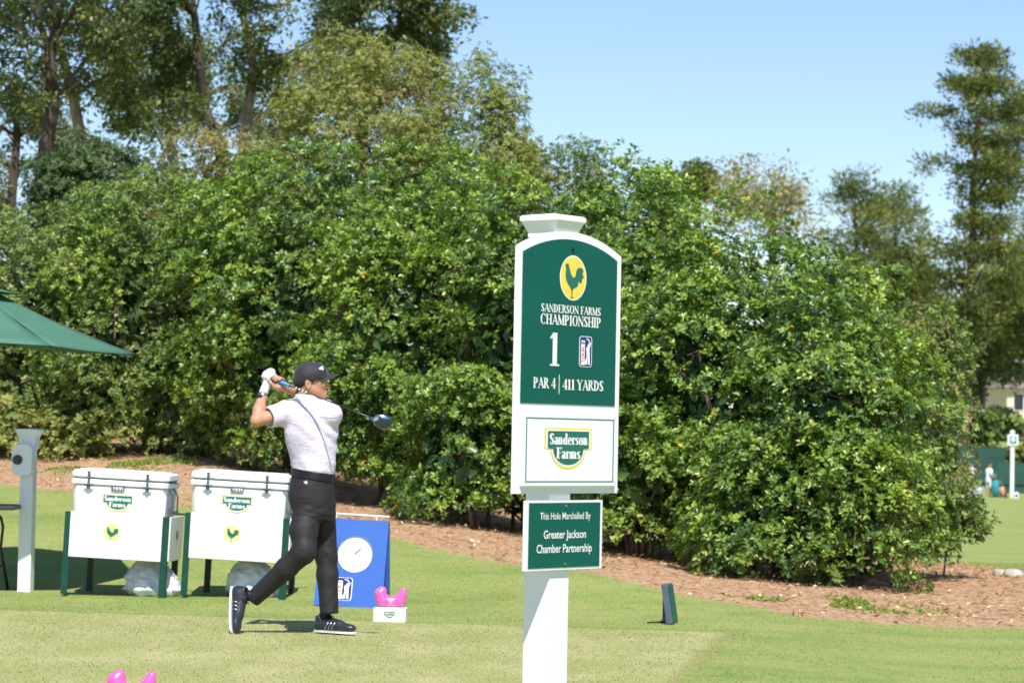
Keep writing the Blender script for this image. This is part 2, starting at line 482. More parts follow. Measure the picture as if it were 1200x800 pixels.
def visible_ground(n, rng, ylo, yhi, pxlo=-40, pxhi=1240):
    y = np.sqrt(rng.uniform(ylo ** 2, yhi ** 2, n)); px = rng.uniform(pxlo, pxhi, n)
    x = (px - 600) / FPX * y
    return x, y
def build_grass():
    rng = np.random.default_rng(5)
    gm = leaf_mat('grass_blade', [(0, (.155, .22, .05)), (.45, (.205, .275, .07)), (.8, (.33, .37, .125)), (1, (.50, .45, .22))], .6, .35, .2, 1.5)
    x, y = visible_ground(300000, rng, 13.2, 32)
    keep = (tee_sd(x, y) < .02 + .10 * rng.normal(size=len(x))) & (bed_sd(x, y) < .05 + rng.normal(size=len(x)) * .18)
    keep &= ~((y > 33))
    x, y = x[keep], y[keep]
    P = np.stack([x, y, terrain(x, y) - .004], 1)
    H = rng.uniform(.007, .018, len(x)) * (.75 + .5 * hash_noise(x, y, 2.5, 3))
    t = np.clip(rng.beta(2, 3, len(x)) * .8 + .35 * (hash_noise(x, y, 1.3, 4) - .4), 0, 1)
    tag(tri_blades('grass', P, H, .0022 + 0 * H, rng, gm, .6, t), 'longer green turf around the tee deck', kind='stuff')
    # short tee turf
    tm = leaf_mat('tee_blade', [(0, (.22, .25, .075)), (.5, (.30, .32, .115)), (1, (.52, .46, .26))], .6, .3, .2, 1.4)
    x, y = visible_ground(120000, rng, 13.2, 20.5)
    k = tee_sd(x, y) + .12 * rng.normal(size=len(x)) > .02; x, y = x[k], y[k]
    P = np.stack([x, y, terrain(x, y) - .003], 1)
    t = np.clip(rng.beta(2, 2, len(x)) * .8 + .6 * (hash_noise(x, y, 1.8, 9) - .35), 0, 1)
    tag(tri_blades('tee_grass', P, rng.uniform(.006, .014, len(x)), .003 + 0 * x, rng, tm, .9, t), 'short straw-tinged turf of the tee deck', kind='stuff')
    # pine straw needles and fallen leaves
    sm = leaf_mat('straw_needle', [(0, (.18, .09, .055)), (.5, (.42, .255, .145)), (1, (.66, .48, .30))], .8, .1, .2, 1.2)
    x, y = visible_ground(60000, rng, 19.5, 35)
    k = bed_sd(x, y) > .05 * rng.normal(size=len(x)); x, y = x[k], y[k]
    a = rng.uniform(0, 2 * np.pi, len(x))
    D = np.stack([np.cos(a), np.sin(a), rng.normal(size=len(x)) * .25], 1)
    P = np.stack([x, y, terrain(x, y) + rng.uniform(.002, .02, len(x))], 1)
    o = leaf_mesh('pine_straw', P, D, rng.uniform(.05, .12, len(x)), .005, rng.uniform(size=len(x)), sm, None, rng)
    tag(o, 'loose brown pine needles on the bed under the thicket', kind='stuff')
    lm = leaf_mat('dead_leaf', [(0, (.22, .10, .04)), (.5, (.50, .33, .14)), (1, (.75, .62, .38))], .6, .15, .3, 1.2)
    x, y = visible_ground(2600, rng, 19.8, 34)
    k = bed_sd(x, y) > -.1; x, y = x[k], y[k]
    a = rng.uniform(0, 2 * np.pi, len(x))
    P = np.stack([x, y, terrain(x, y) + .025], 1)
    o = leaf_mesh('fallen_leaves', P, np.stack([np.cos(a), np.sin(a), rng.normal(size=len(x)) * .3], 1), rng.uniform(.035, .075, len(x)), .03,
                  rng.uniform(size=len(x)), lm, None, rng, up=np.array([[0, 0, 1.0]]))
    tag(o, 'dry tan leaves dropped on the pine straw', kind='stuff')
    # green weeds that spill over the straw: left by the thicket foot and right under the overhang
    wm = leaf_mat('weed_leaf', [(0, (.10, .22, .03)), (1, (.30, .42, .07))], .5, .4, .4, 1.6)
    px = np.concatenate([rng.normal(985, 48, 2600), rng.uniform(40, 235, 2600)]); 
    Y = np.concatenate([rng.normal(21.5, .30, 2600), rng.normal(30.8, .35, 2600)])
    x = (px - 600) / FPX * Y
    k = hash_noise(x, Y, 3.0, 7) > .52; x, Y = x[k], Y[k]
    P = np.stack([x, Y, terrain(x, Y)], 1)
    o = leaf_mesh('ground_cover', P, np.stack([rng.normal(size=len(x)), rng.normal(size=len(x)), rng.uniform(.2, .9, len(x))], 1), rng.uniform(.03, .065, len(x)), .022,
                  rng.uniform(size=len(x)), wm, None, rng)
    tag(o, 'low green weeds creeping over the pine straw', kind='stuff')
build_grass()
# ------------------------------------------------------------------ woody plants
def skeleton(root, tips, trunk_pts, r_tip, r_base, name, mat, parent, rng, n=6, seg=.6, wob=.08, power=2.2, taper=0.0):
    """grow limbs from a trunk polyline to every tip; radii follow the number of tips carried"""
    nodes = [np.array(p, float) for p in trunk_pts]; par = [-1] + list(range(len(nodes) - 1))
    base = nodes[0]
    order = np.argsort([np.linalg.norm(t - nodes[-1]) for t in tips])
    tip_nodes = []
    for i in order:
        t = tips[i]
        A = np.array(nodes)
        d = np.linalg.norm(A - t, axis=1)
        pen = np.where(A[:, 2] > t[2] - .15 * d, 2.5, 1.0) + np.arange(len(A)) * 0
        pen[0] += 3
        j = int(np.argmin(d * pen))
        p = nodes[j]; L = d[j]; k = max(1, int(L / seg))
        last = j
        bend = rng.normal(size=3) * wob * L; bend[2] = abs(bend[2]) * .6
        for q in range(1, k + 1):
            f = q / k
            nodes.append(p + (t - p) * f + bend * math.sin(math.pi * f) + (rng.normal(size=3) * wob * seg * .4 if q < k else 0))
            par.append(last); last = len(nodes) - 1
        tip_nodes.append(last)
    cnt = np.zeros(len(nodes))
    for t in tip_nodes: cnt[t] += 1
    for i in range(len(nodes) - 1, 0, -1): cnt[par[i]] += max(cnt[i], .3)
    rad = r_tip * np.maximum(cnt, .3) ** (1 / power)
    rad = rad * (r_base / rad[0]) ** np.clip((rad / rad[0]), 0, 1)
    A = np.array(nodes); V = []; F = []; b = 0
    if taper: rad = rad * (1 - taper * np.clip(A[:, 2] / A[:, 2].max(), 0, 1) ** 1.2)
    ang = np.arange(n) * 2 * np.pi / n
    for i in range(1, len(nodes)):
        j = par[i]
        t = A[i] - A[j]; L = np.linalg.norm(t) + 1e-9; t = t / L
        u = np.cross(t, [.3, .9, .2]); u /= np.linalg.norm(u) + 1e-9; w = np.cross(t, u)
        c = np.cos(ang)[:, None] * u + np.sin(ang)[:, None] * w
        r0 = rad[j] if (j == par[i] and (i == j + 1)) else min(rad[j], rad[i] * 1.25)
        V.append(A[j] - t * r0 * .3 + c * r0); V.append(A[i] + t * rad[i] * .2 + c * rad[i])
        k = np.arange(n); k2 = (k + 1) % n
        F.append(np.stack([b + k, b + k2, b + n + k2, b + n + k], 1)); b += 2 * n
    return raw_mesh(name, np.concatenate(V), np.concatenate(F), mat, parent, smooth=True)

def lobes(rng, n, amp):
    return unit(rng.normal(size=(n, 3))), rng.uniform(-amp, amp, n), rng.uniform(.25, .6, n)
def lobe_r(D, lb):
    c, a, w = lb
    d = np.arccos(np.clip(D @ c.T, -1, 1))
    return 1 + (a[None] * np.exp(-(d / w[None]) ** 2)).sum(1)

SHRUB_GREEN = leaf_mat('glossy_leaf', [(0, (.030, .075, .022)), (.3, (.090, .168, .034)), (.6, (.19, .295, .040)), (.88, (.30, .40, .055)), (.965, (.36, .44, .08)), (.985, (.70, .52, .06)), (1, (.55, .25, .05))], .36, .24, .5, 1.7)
SHRUB_OLIVE = leaf_mat('olive_leaf', [(0, (.065, .105, .03)), (.45, (.155, .23, .055)), (.8, (.26, .34, .085)), (.95, (.34, .37, .13)), (1, (.45, .33, .08))], .5, .26, .4, 1.6)
SHRUB_LIME = leaf_mat('lime_leaf', [(0, (.10, .14, .035)), (.4, (.22, .26, .065)), (.75, (.36, .37, .11)), (.93, (.42, .37, .16)), (1, (.36, .20, .12))], .55, .3, .3, 1.5)
SHRUB_RUST = leaf_mat('rust_leaf', [(0, (.16, .15, .08)), (.5, (.30, .28, .13)), (.8, (.38, .29, .16)), (1, (.40, .20, .13))], .6, .35, .3, 1.3)
SHRUB_GREY = leaf_mat('greyish_leaf', [(0, (.04, .07, .03)), (.5, (.09, .14, .055)), (1, (.17, .23, .095))], .55, .35, .3, 1.5)

def shrub(px, Y, hw_px, top_py, mat, label, seed, depth=None, leaf=.055, nleaf=85, clump_r=.215, spacing=.205, undercut=.12, name='evergreen_shrub', base_shift=0.0,
          amp=.22, front=1.0, cat='shrub', group='shrubs making up the thicket', mat2=None, mat2_share=0.0, spikes=0.0, relief=.95):
    rng = np.random.default_rng(seed)
    g = ground_at(px, Y)
    a = hw_px / FPX * Y
    H = (hor(px) - top_py) / FPX * Y + CAM_Z - g[2]
    b = depth or a * .95
    root = empty(name, g, 0, label, cat, group)
    z0 = undercut
    cz = z0 + (H - z0) * .44
    lb = lobes(rng, 26, amp)
    area = 2 * math.pi * (a * b + a * H * .5 + b * H * .5)
    n = int(area / spacing ** 2 * .95)
    D = unit(rng.normal(size=(n * 2, 3)))
    D = D[(D[:, 2] > -.93)][:n]
    # keep the side away from the camera thinner
    k = (D[:, 1] < .25) | (rng.uniform(size=len(D)) < .45); D = D[k]
    rr = lobe_r(D, lb) * rng.uniform(.84, 1.03, len(D))
    E = .72                      # superellipsoid: fuller shoulders and foot
    S = np.sign(D) * np.abs(D) ** E; S = S / np.maximum(np.linalg.norm(S, axis=1, keepdims=True), 1e-6) * (np.linalg.norm(S, axis=1, keepdims=True) ** .35)
    hz = np.where(S[:, 2] > 0, H - cz, cz - z0)
    C = np.stack([S[:, 0] * a * rr, S[:, 1] * b * rr, cz + S[:, 2] * hz * np.where(S[:, 2] > 0, rr, 1)], 1)
    C[:, 2] = np.maximum(C[:, 2], z0 * rng.uniform(.5, 1.3, len(C)))
    out = unit(np.stack([C[:, 0] / a ** 2, C[:, 1] / b ** 2, (C[:, 2] - cz) / (H * .5) ** 2], 1)); out[:, 2] += .35; out = unit(out)
    big = leaf >= .1
    if not big:
        gx, gy, gz = C[:, 0] + px * .01, C[:, 1] + seed, C[:, 2]
        rel = .6 * hash_noise(gx + gy * .6, gz * 1.35, 1.75, seed % 5) + .4 * hash_noise(gx - gy * .5, gz * 1.2 + 3, 3.6, 3 + seed % 4)
        C = C + out * ((rel - .5) * relief)[:, None]
        kp = (rel > .40) | (rng.uniform(size=len(C)) < .12)
        C, out, rel = C[kp], out[kp], rel[kp]
        C[:, 2] = np.maximum(C[:, 2], z0 * .5)
    # inner layer of clumps for depth behind the gaps
    ki = rng.uniform(size=len(C)) < .45
    Ci = C[ki] * np.array([.74, .74, .92]); Oi = out[ki]
    CC = np.concatenate([C, Ci]); OO = np.concatenate([out, Oi]); inner = np.concatenate([np.zeros(len(C)), np.ones(len(Ci))])
    nr = max(2, nleaf // 7)
    m = np.where(inner > 0, max(1, nr // 2), nr).astype(int)
    ri = np.repeat(np.arange(len(CC)), m); NR = len(ri)          # one entry per leaf rosette
    ctint = np.clip(rng.normal(0, .10, len(CC)) + .30 * (hash_noise(CC[:, 0] + px, CC[:, 2] * 1.0 + CC[:, 1], 1.1, seed % 7) - .5), -.4, .4)
    rc = clump_r * rng.uniform(.7, 1.3, len(CC))
    axr = unit(OO[ri] * .60 + np.array([0, 0, .85]))
    of = unit(rng.normal(size=(NR, 3))); dt = (of * axr).sum(1); fl = (dt < -.1); of[fl] -= 2 * dt[fl][:, None] * axr[fl]
    of = of * rc[ri][:, None] * rng.uniform(.7, 1.1, NR)[:, None] * np.array([1, 1, .75])
    RP = CC[ri] + of
    if spikes:
        ks = rng.uniform(size=NR) < spikes
        RP[ks] += (OO[ri][ks] * .6 + np.array([0, 0, .9])) * (rng.uniform(.05, .42, ks.sum()) * clump_r * 1.3)[:, None]
    RA = unit(unit(of) * .8 + axr * .8 + rng.normal(size=(NR, 3)) * .25)
    k7 = rng.integers(6, 9, NR); li = np.repeat(np.arange(NR), k7); N = len(li); idx = ri[li]
    th = rng.uniform(0, 2 * np.pi, NR)[li] + np.concatenate([np.arange(k) for k in k7]) * 2.4
    e1 = unit(np.cross(RA, np.array([.31, .2, .93]))); e2 = np.cross(RA, e1)
    rad_ = e1[li] * np.cos(th)[:, None] + e2[li] * np.sin(th)[:, None]
    DD = rad_ * .95 + RA[li] * rng.uniform(.05, .75, N)[:, None]
    Ls = leaf * rng.uniform(.7, 1.3, N)
    P = RP[li] + RA[li] * rng.uniform(-.02, .02, N)[:, None] + rad_ * .006
    up = RA[li] + rng.normal(size=(N, 3)) * .18
    tint = np.clip(rng.beta(2.2, 2.6, N) * .55 + .20 + rng.normal(0, .17, NR)[li] + ctint[idx], 0, .955)
    fl = rng.uniform(size=N) < .005; tint[fl] = rng.uniform(.975, 1, fl.sum())
    # sparse big inner leaves close the middle of the bush
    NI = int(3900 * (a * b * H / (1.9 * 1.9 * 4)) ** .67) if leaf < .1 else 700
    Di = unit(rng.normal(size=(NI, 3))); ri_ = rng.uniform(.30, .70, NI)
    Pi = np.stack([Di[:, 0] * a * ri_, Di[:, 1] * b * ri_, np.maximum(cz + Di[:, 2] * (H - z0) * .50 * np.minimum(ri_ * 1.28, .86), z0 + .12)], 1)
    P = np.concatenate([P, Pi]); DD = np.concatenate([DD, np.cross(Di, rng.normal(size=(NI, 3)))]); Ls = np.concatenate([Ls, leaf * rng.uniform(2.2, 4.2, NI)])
    tint = np.concatenate([tint, rng.uniform(0, .3, NI)]); OO = np.concatenate([OO, unit(Di)]); idx = np.concatenate([idx, len(CC) + np.arange(NI)]); CC = np.concatenate([CC, Pi])  # inner leaves tinted darker: shade of the hollows put into their colour
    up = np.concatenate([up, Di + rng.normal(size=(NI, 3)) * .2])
    if mat2 is not None:
        sel = (hash_noise(CC[:, 0] * 1.0 + px, CC[:, 2] + CC[:, 1] * .4, 1.7, 5) + rng.normal(0, .14, len(CC)) < mat2_share)[idx]
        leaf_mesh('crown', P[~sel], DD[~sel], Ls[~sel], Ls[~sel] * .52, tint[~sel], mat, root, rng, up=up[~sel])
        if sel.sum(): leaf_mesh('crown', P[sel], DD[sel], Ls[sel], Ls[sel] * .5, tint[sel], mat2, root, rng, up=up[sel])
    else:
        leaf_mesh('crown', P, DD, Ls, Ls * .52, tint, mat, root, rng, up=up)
    # stems
    pick = rng.choice(len(C), min(len(C), 110), replace=False)
    tips = C[pick] * np.array([.84, .84, .93])
    skeleton(None, list(tips), [(0, 0, -.1), (.03, .02, z0 * .6), (.0, .05, z0 + .25), (.05, 0, cz * .8)], .005 * min(1, a), .05 * min(1, a), 'trunk', MATS['bark_shrub'], root, rng, 5, .5, .08, 2.0)
    for k in range(6 if a > .55 and leaf < .1 else 0):
        mb = MB()
        q = rng.uniform(-.55, .55) * a; w = rng.uniform(-.45, .3) * b
        zz = tz(g[0] + q, g[1] + w) - g[2]
        mb.tube([(q, w, zz - .05), (q * .85 + rng.normal() * .05, w * .8, zz + .3), (q * .8, w * .7, z0 + .7)], [.022, .018, .012], 6)
        mb.build('stem', MATS['bark_shrub'], root, smooth=True)
    return root

G_, O_, L_, RU_, GY_ = SHRUB_GREEN, SHRUB_OLIVE, SHRUB_LIME, SHRUB_RUST, SHRUB_GREY
# front row, left to right
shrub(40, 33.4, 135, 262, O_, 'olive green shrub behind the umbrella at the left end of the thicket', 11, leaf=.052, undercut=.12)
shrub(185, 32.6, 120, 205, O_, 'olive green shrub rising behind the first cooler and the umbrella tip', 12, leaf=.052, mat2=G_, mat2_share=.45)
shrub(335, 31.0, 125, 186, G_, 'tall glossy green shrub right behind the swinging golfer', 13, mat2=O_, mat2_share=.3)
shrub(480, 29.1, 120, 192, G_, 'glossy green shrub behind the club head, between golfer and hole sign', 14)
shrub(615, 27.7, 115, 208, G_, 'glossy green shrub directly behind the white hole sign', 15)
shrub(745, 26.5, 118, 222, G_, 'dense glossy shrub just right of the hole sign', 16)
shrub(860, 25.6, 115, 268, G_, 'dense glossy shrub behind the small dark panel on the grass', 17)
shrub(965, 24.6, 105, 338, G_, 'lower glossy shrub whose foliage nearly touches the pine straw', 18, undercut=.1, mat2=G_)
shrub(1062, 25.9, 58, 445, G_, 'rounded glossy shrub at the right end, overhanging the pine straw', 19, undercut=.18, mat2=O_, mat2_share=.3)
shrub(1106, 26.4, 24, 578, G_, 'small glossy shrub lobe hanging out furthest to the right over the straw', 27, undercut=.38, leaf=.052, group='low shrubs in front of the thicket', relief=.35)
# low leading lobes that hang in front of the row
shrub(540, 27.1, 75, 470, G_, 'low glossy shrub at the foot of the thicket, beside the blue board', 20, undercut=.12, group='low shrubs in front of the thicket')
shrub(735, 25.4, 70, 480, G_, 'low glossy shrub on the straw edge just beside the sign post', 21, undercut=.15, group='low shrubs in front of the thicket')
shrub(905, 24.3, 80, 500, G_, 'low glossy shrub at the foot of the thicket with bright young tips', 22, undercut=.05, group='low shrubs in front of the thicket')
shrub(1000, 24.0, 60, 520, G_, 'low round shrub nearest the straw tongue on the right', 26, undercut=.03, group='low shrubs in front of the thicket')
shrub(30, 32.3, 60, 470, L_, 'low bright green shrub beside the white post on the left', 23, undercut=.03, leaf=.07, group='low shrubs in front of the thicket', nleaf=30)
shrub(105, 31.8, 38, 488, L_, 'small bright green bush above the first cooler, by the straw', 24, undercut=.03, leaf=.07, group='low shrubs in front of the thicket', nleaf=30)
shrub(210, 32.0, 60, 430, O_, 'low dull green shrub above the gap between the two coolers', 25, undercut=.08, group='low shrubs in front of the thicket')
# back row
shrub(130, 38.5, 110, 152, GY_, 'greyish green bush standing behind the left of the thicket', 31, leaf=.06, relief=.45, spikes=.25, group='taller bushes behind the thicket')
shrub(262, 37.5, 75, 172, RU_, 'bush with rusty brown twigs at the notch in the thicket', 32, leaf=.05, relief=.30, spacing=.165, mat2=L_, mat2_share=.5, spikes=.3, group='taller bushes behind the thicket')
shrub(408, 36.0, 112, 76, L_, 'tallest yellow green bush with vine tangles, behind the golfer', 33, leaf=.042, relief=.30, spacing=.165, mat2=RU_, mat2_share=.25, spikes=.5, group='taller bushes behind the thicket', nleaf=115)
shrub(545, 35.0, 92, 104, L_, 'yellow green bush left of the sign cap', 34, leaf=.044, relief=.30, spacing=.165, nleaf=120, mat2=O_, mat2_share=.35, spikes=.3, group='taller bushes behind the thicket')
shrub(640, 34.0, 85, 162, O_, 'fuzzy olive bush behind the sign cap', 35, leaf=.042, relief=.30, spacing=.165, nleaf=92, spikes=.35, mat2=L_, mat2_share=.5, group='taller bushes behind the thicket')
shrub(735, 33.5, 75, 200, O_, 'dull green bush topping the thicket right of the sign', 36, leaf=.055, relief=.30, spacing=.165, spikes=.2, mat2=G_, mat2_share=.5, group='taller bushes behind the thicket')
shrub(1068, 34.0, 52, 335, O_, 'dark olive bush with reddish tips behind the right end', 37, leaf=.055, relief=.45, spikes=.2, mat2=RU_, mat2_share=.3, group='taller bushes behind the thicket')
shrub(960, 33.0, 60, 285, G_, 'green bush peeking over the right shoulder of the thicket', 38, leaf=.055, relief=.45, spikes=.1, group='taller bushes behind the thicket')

# ------------------------------------------------------------------ trees
OAK = leaf_mat('oak_leaf', [(0, (.03, .055, .025)), (.4, (.09, .13, .05)), (.75, (.19, .23, .09)), (.93, (.31, .32, .13)), (1, (.42, .36, .08))], .45, .34, .5, 1.5)
OAK2 = leaf_mat('pale_oak_leaf', [(0, (.05, .08, .03)), (.5, (.13, .175, .065)), (.85, (.25, .285, .105)), (1, (.44, .38, .14))], .5, .34, .4, 1.5)
PINE = leaf_mat('pine_needles', [(0, (.04, .065, .022)), (.5, (.13, .17, .045)), (1, (.30, .32, .09))], .55, .35, .3, 1.3)
PINE2 = leaf_mat('pale_pine_needles', [(0, (.06, .09, .035)), (.5, (.16, .20, .07)), (1, (.30, .33, .12))], .55, .35, .3, 1.3)
TAN = leaf_mat('tan_leaf', [(0, (.20, .19, .085)), (.5, (.35, .32, .14)), (1, (.47, .38, .19))], .6, .3, .3, 1.2)
FARG = leaf_mat('far_leaf', [(0, (.06, .085, .03)), (.5, (.13, .165, .05)), (1, (.24, .26, .08))], .55, .35, .3, 1.3)

def tree(px, Y, trunk_px, crown, mat, bark, label, seed, n_clump=170, leaf=.115, nleaf=66, clump_r=.38, r_base=.22, gaps=.42, name='oak_tree', group=None, aspect=.55, lean=0):
    """trunk_px: [(px,py)] polyline of the trunk from low to high; crown: list of (px,py,half width px,half height px,depth m)"""
    rng = np.random.default_rng(seed)
    g = ground_at(trunk_px[0][0], Y)
    root = empty(name, g, 0, label, 'tree', group)
    tp = [np.array([0, 0, -.2])] + [W(p[0], p[1], Y + rng.normal() * .2) - g for p in trunk_px]
    C = []
    tot = sum(c[2] * c[3] for c in crown)
    for (cx, cy, hw, hh, dp) in crown:
        k = int(n_clump * hw * hh / tot) + 3
        D = unit(rng.normal(size=(k * 3, 3))) * (rng.uniform(.2, 1, k * 3) ** .45)[:, None]
        c0 = W(cx, cy, Y) - g
        P = c0 + D * np.array([hw / FPX * Y, dp, hh / FPX * Y])
        h = hash_noise(P[:, 0] + seed, P[:, 2] + .6 * P[:, 1], 1.5 / (clump_r * 2.2), seed % 9)
        P = P[h > gaps][:k]
        C.append(P)
    C = np.concatenate(C)
    idx = np.repeat(np.arange(len(C)), nleaf); N = len(idx)
    rc = clump_r * rng.uniform(.55, 1.3, len(C))
    off = unit(rng.normal(size=(N, 3))) * (rng.uniform(.05, 1, N) ** .6)[:, None] * rc[idx][:, None] * np.array([1, 1, .6])
    P = C[idx] + off
    ct = rng.normal(0, .16, len(C))
    tint = np.clip(rng.beta(2.2, 2.6, N) + ct[idx], 0, 1)
    DD = unit(off) + rng.normal(size=(N, 3)) * .6 + np.array([0, 0, -.1])
    Ls = leaf * rng.uniform(.6, 1.4, N)
    leaf_mesh('crown', P, DD, Ls, Ls * aspect, tint, mat, root, rng, up=np.tile(np.array([[0, 0, 1.0]]), (N, 1)))
    skeleton(None, list(C), tp, .012 * (Y / 50) ** .3, r_base, 'trunk', bark, root, rng, 6, 1.0, .10, 2.1, taper=.55)
    return root
BD, BG, BP = MATS['bark_dark'], MATS['bark_grey'], MATS['bark_pine']
GT = 'tall broadleaf trees behind the thicket'
tree(60, 52, [(52, 300), (50, 200), (62, 120), (58, 60), (80, -20), (90, -80)], [(50, 10, 120, 75, 2.6), (30, 110, 70, 40, 2), (140, 30, 60, 60, 2), (20, -80, 150, 70, 3)], OAK, BD,
     'tall dark tree with a forking trunk at the far left', 51, 232, gaps=.545, group=GT, r_base=0.22)
tree(110, 56, [(95, 300), (98, 180), (85, 110), (66, 40), (60, -40)], [(100, -20, 110, 70, 2.5), (120, 80, 70, 50, 2)], OAK2, BG,
     'pale-trunked tree leaning behind the dark forked one at the left', 52, 121, gaps=.545, group=GT, r_base=0.19)
tree(245, 54, [(262, 300), (258, 165), (240, 130), (234, 80), (228, 20), (220, -60)], [(225, 25, 90, 60, 2.4), (200, 110, 60, 45, 2), (250, -70, 120, 60, 3), (165, 130, 40, 40, 2)], OAK, BD,
     'tree with a thin dark curved trunk above the left cooler side', 53, 232, gaps=.545, group=GT, r_base=0.16)
tree(300, 58, [(288, 300), (287, 150), (298, 80), (285, 20), (280, -50)], [(330, 40, 80, 60, 2.6), (350, 100, 60, 45, 2.2), (300, -60, 120, 60, 3), (395, 30, 45, 45, 2)], OAK2, BG,
     'pale straight-trunked tree above the golfer', 54, 210, gaps=.545, group=GT, r_base=0.20)
tree(470, 50, [(420, 300), (425, 150), (440, 80), (470, 30), (500, -10)], [(450, 20, 60, 45, 2.2), (505, 25, 50, 35, 1.8), (495, 85, 22, 35, 1.2), (440, 90, 40, 30, 2), (450, -60, 110, 45, 2.5)], OAK, BD,
     'broad dark tree whose leafy branch reaches into the open sky', 55, 210, gaps=.545, group=GT, r_base=0.17)
tree(20, 62, [(15, 320), (12, 250), (20, 160), (15, 60)], [(30, 180, 60, 90, 3), (110, 210, 60, 60, 3), (5, 260, 50, 60, 3)], OAK, BD,
     'shaded tree filling the lower left gap behind the olive shrub', 56, 165, gaps=.545, group=GT, r_base=0.20)
tree(200, 66, [(205, 320), (205, 200), (190, 100), (200, 0)], [(180, 90, 110, 80, 3), (330, 120, 90, 60, 3), (420, 90, 60, 60, 3)], OAK2, BG,
     'paler tree in the second rank, seen through gaps above the coolers', 57, 232, gaps=.545, group=GT, r_base=0.19)
# far right
def pine(px, Y, base_py, top_py, limbs, mat, label, seed, hw=60, n_clump=150, r_base=.3, group='pines beyond the fairway', start=.25, gaps=.3, leaf=.30, nleaf=72, clump_r=.75, bend=0):
    rng = np.random.default_rng(seed)
    g = ground_at(px, Y)
    root = empty('pine_tree', g, 0, label, 'tree', group)
    top = W(px + bend, top_py, Y) - g
    H = top[2]
    tp = [np.array([0, 0, -.3])] + [np.array([top[0] * f + rng.normal() * .12 * f, rng.normal() * .12, H * f]) for f in (.15, .3, .42, .54, .66, .78, .88, .97)]
    C = []
    for k in range(n_clump * 3):
        f = rng.uniform(start, 1)
        env = limbs(f) * hw / FPX * Y
        a = rng.uniform(0, 2 * math.pi); r = env * rng.uniform(.15, 1) ** .6
        # limbs in whorls leave bare air between them
        f2 = (np.round(f * 15) / 15) + rng.normal() * .008
        C.append((top[0] * f2 + r * math.cos(a), r * math.sin(a), H * min(f2, 1.0) + .10 * r + rng.normal() * .25))
    C = np.array(C)
    h = hash_noise(C[:, 0] * 1.0 + seed, C[:, 2] + C[:, 1] * .5, .42, seed % 9)
    C = C[h > gaps][:n_clump]
    idx = np.repeat(np.arange(len(C)), nleaf); N = len(idx)
    rc = clump_r * rng.uniform(.6, 1.3, len(C))
    off = unit(rng.normal(size=(N, 3))) * (rng.uniform(.05, 1, N) ** .5)[:, None] * rc[idx][:, None] * np.array([1.15, 1.15, .55])
    ct = rng.normal(0, .24, len(C))
    tint = np.clip(rng.beta(2.2, 2.4, N) + ct[idx] + .1, 0, 1)
    Ls = leaf * rng.uniform(.6, 1.3, N)
    leaf_mesh('crown', C[idx] + off, unit(off) + rng.normal(size=(N, 3)) * .5 + np.array([0, 0, .4]), Ls, Ls * .3, tint, mat, root, rng)
    skeleton(None, list(C), tp, .03, r_base, 'trunk', BP, root, rng, 6, 1.5, .06, 2.3, taper=.6)
    return root
def loblolly(f): return 1.0 * (.45 + .55 * math.sin(min(1, max(0, (f - .3) / .55)) * math.pi * .75 + .5)) * (1 - .55 * max(0, f - .85) / .15)
pine(1128, 150, 505, 68, lambda f: (.86 + .22 * math.sin(f * 17.0)) * (1.0 if f < .86 else 1 - (f - .86) * 3.6), PINE,
     'tallest pine, dark trunk, standing clear against the sky on the right', 61, hw=68, n_clump=430, start=.36, r_base=.36, gaps=.38, clump_r=.72, leaf=.32, nleaf=60, bend=22)
pine(1222, 165, 500, 92, lambda f: 1.0 - .5 * max(0, f - .8) / .2, PINE, 'pine cut by the right edge, beside the tallest one', 62, hw=62, n_clump=200, start=.40, gaps=.38, r_base=.2, clump_r=.95)
pine(1003, 185, 500, 213, lambda f: 1.0 * (1 if f > .45 else .6) * (1 - .5 * max(0, f - .85) / .15), PINE, 'shorter round-topped pine left of the tall one', 63, hw=36, n_clump=130, start=.35, gaps=.30, clump_r=.95, leaf=.36)
pine(1050, 200, 500, 226, lambda f: 1.0 * (1 - .6 * max(0, f - .8) / .2), PINE2, 'hazy pale pine between the round one and the tallest', 64, hw=48, n_clump=140, start=.25, gaps=.30, clump_r=1.1, leaf=.4)
tree(905, 95, [(905, 460), (905, 330), (905, 260), (908, 215)], [(890, 222, 62, 35, 4), (925, 255, 32, 45, 3), (870, 250, 40, 40, 3)], TAN, BG,
     'tan-leaved autumn tree showing above the right part of the thicket', 65, 120, leaf=.17, nleaf=34, clump_r=.8, gaps=.40, name='autumn_tree', group='broadleaf trees beyond the fairway')
tree(820, 100, [(818, 460), (818, 300), (818, 240)], [(816, 212, 17, 18, 1.5)], PINE, BP, 'small dark treetop just poking above the thicket', 66, 34, leaf=.2, clump_r=.6, gaps=.2, name='round_tree', group='broadleaf trees beyond the fairway')
FB = 'broadleaf trees beyond the fairway'
tree(1085, 175, [(1085, 500), (1085, 420), (1080, 360)], [(1080, 360, 45, 55, 4), (1050, 320, 30, 35, 3)], FARG, BG, 'light green tree under the pale pine', 67, 170, leaf=.32, clump_r=1.1, gaps=.2, name='leafy_tree', group=FB)
tree(1150, 172, [(1150, 498), (1152, 450), (1140, 400)], [(1145, 395, 40, 40, 4), (1118, 440, 30, 40, 3), (1172, 360, 30, 42, 3)], FARG, BG, 'yellowish tree mass below the tallest pine', 68, 230, leaf=.3, clump_r=1.0, gaps=.2, name='leafy_tree', group=FB)
tree(1195, 178, [(1205, 498), (1205, 430), (1195, 380)], [(1208, 385, 28, 28, 4), (1210, 330, 30, 60, 4), (1188, 436, 22, 12, 3)], OAK2, BG, 'dark leafy tree at the right edge above the tan house', 69, 170, leaf=.32, clump_r=1.1, gaps=.2, name='leafy_tree', group=FB)
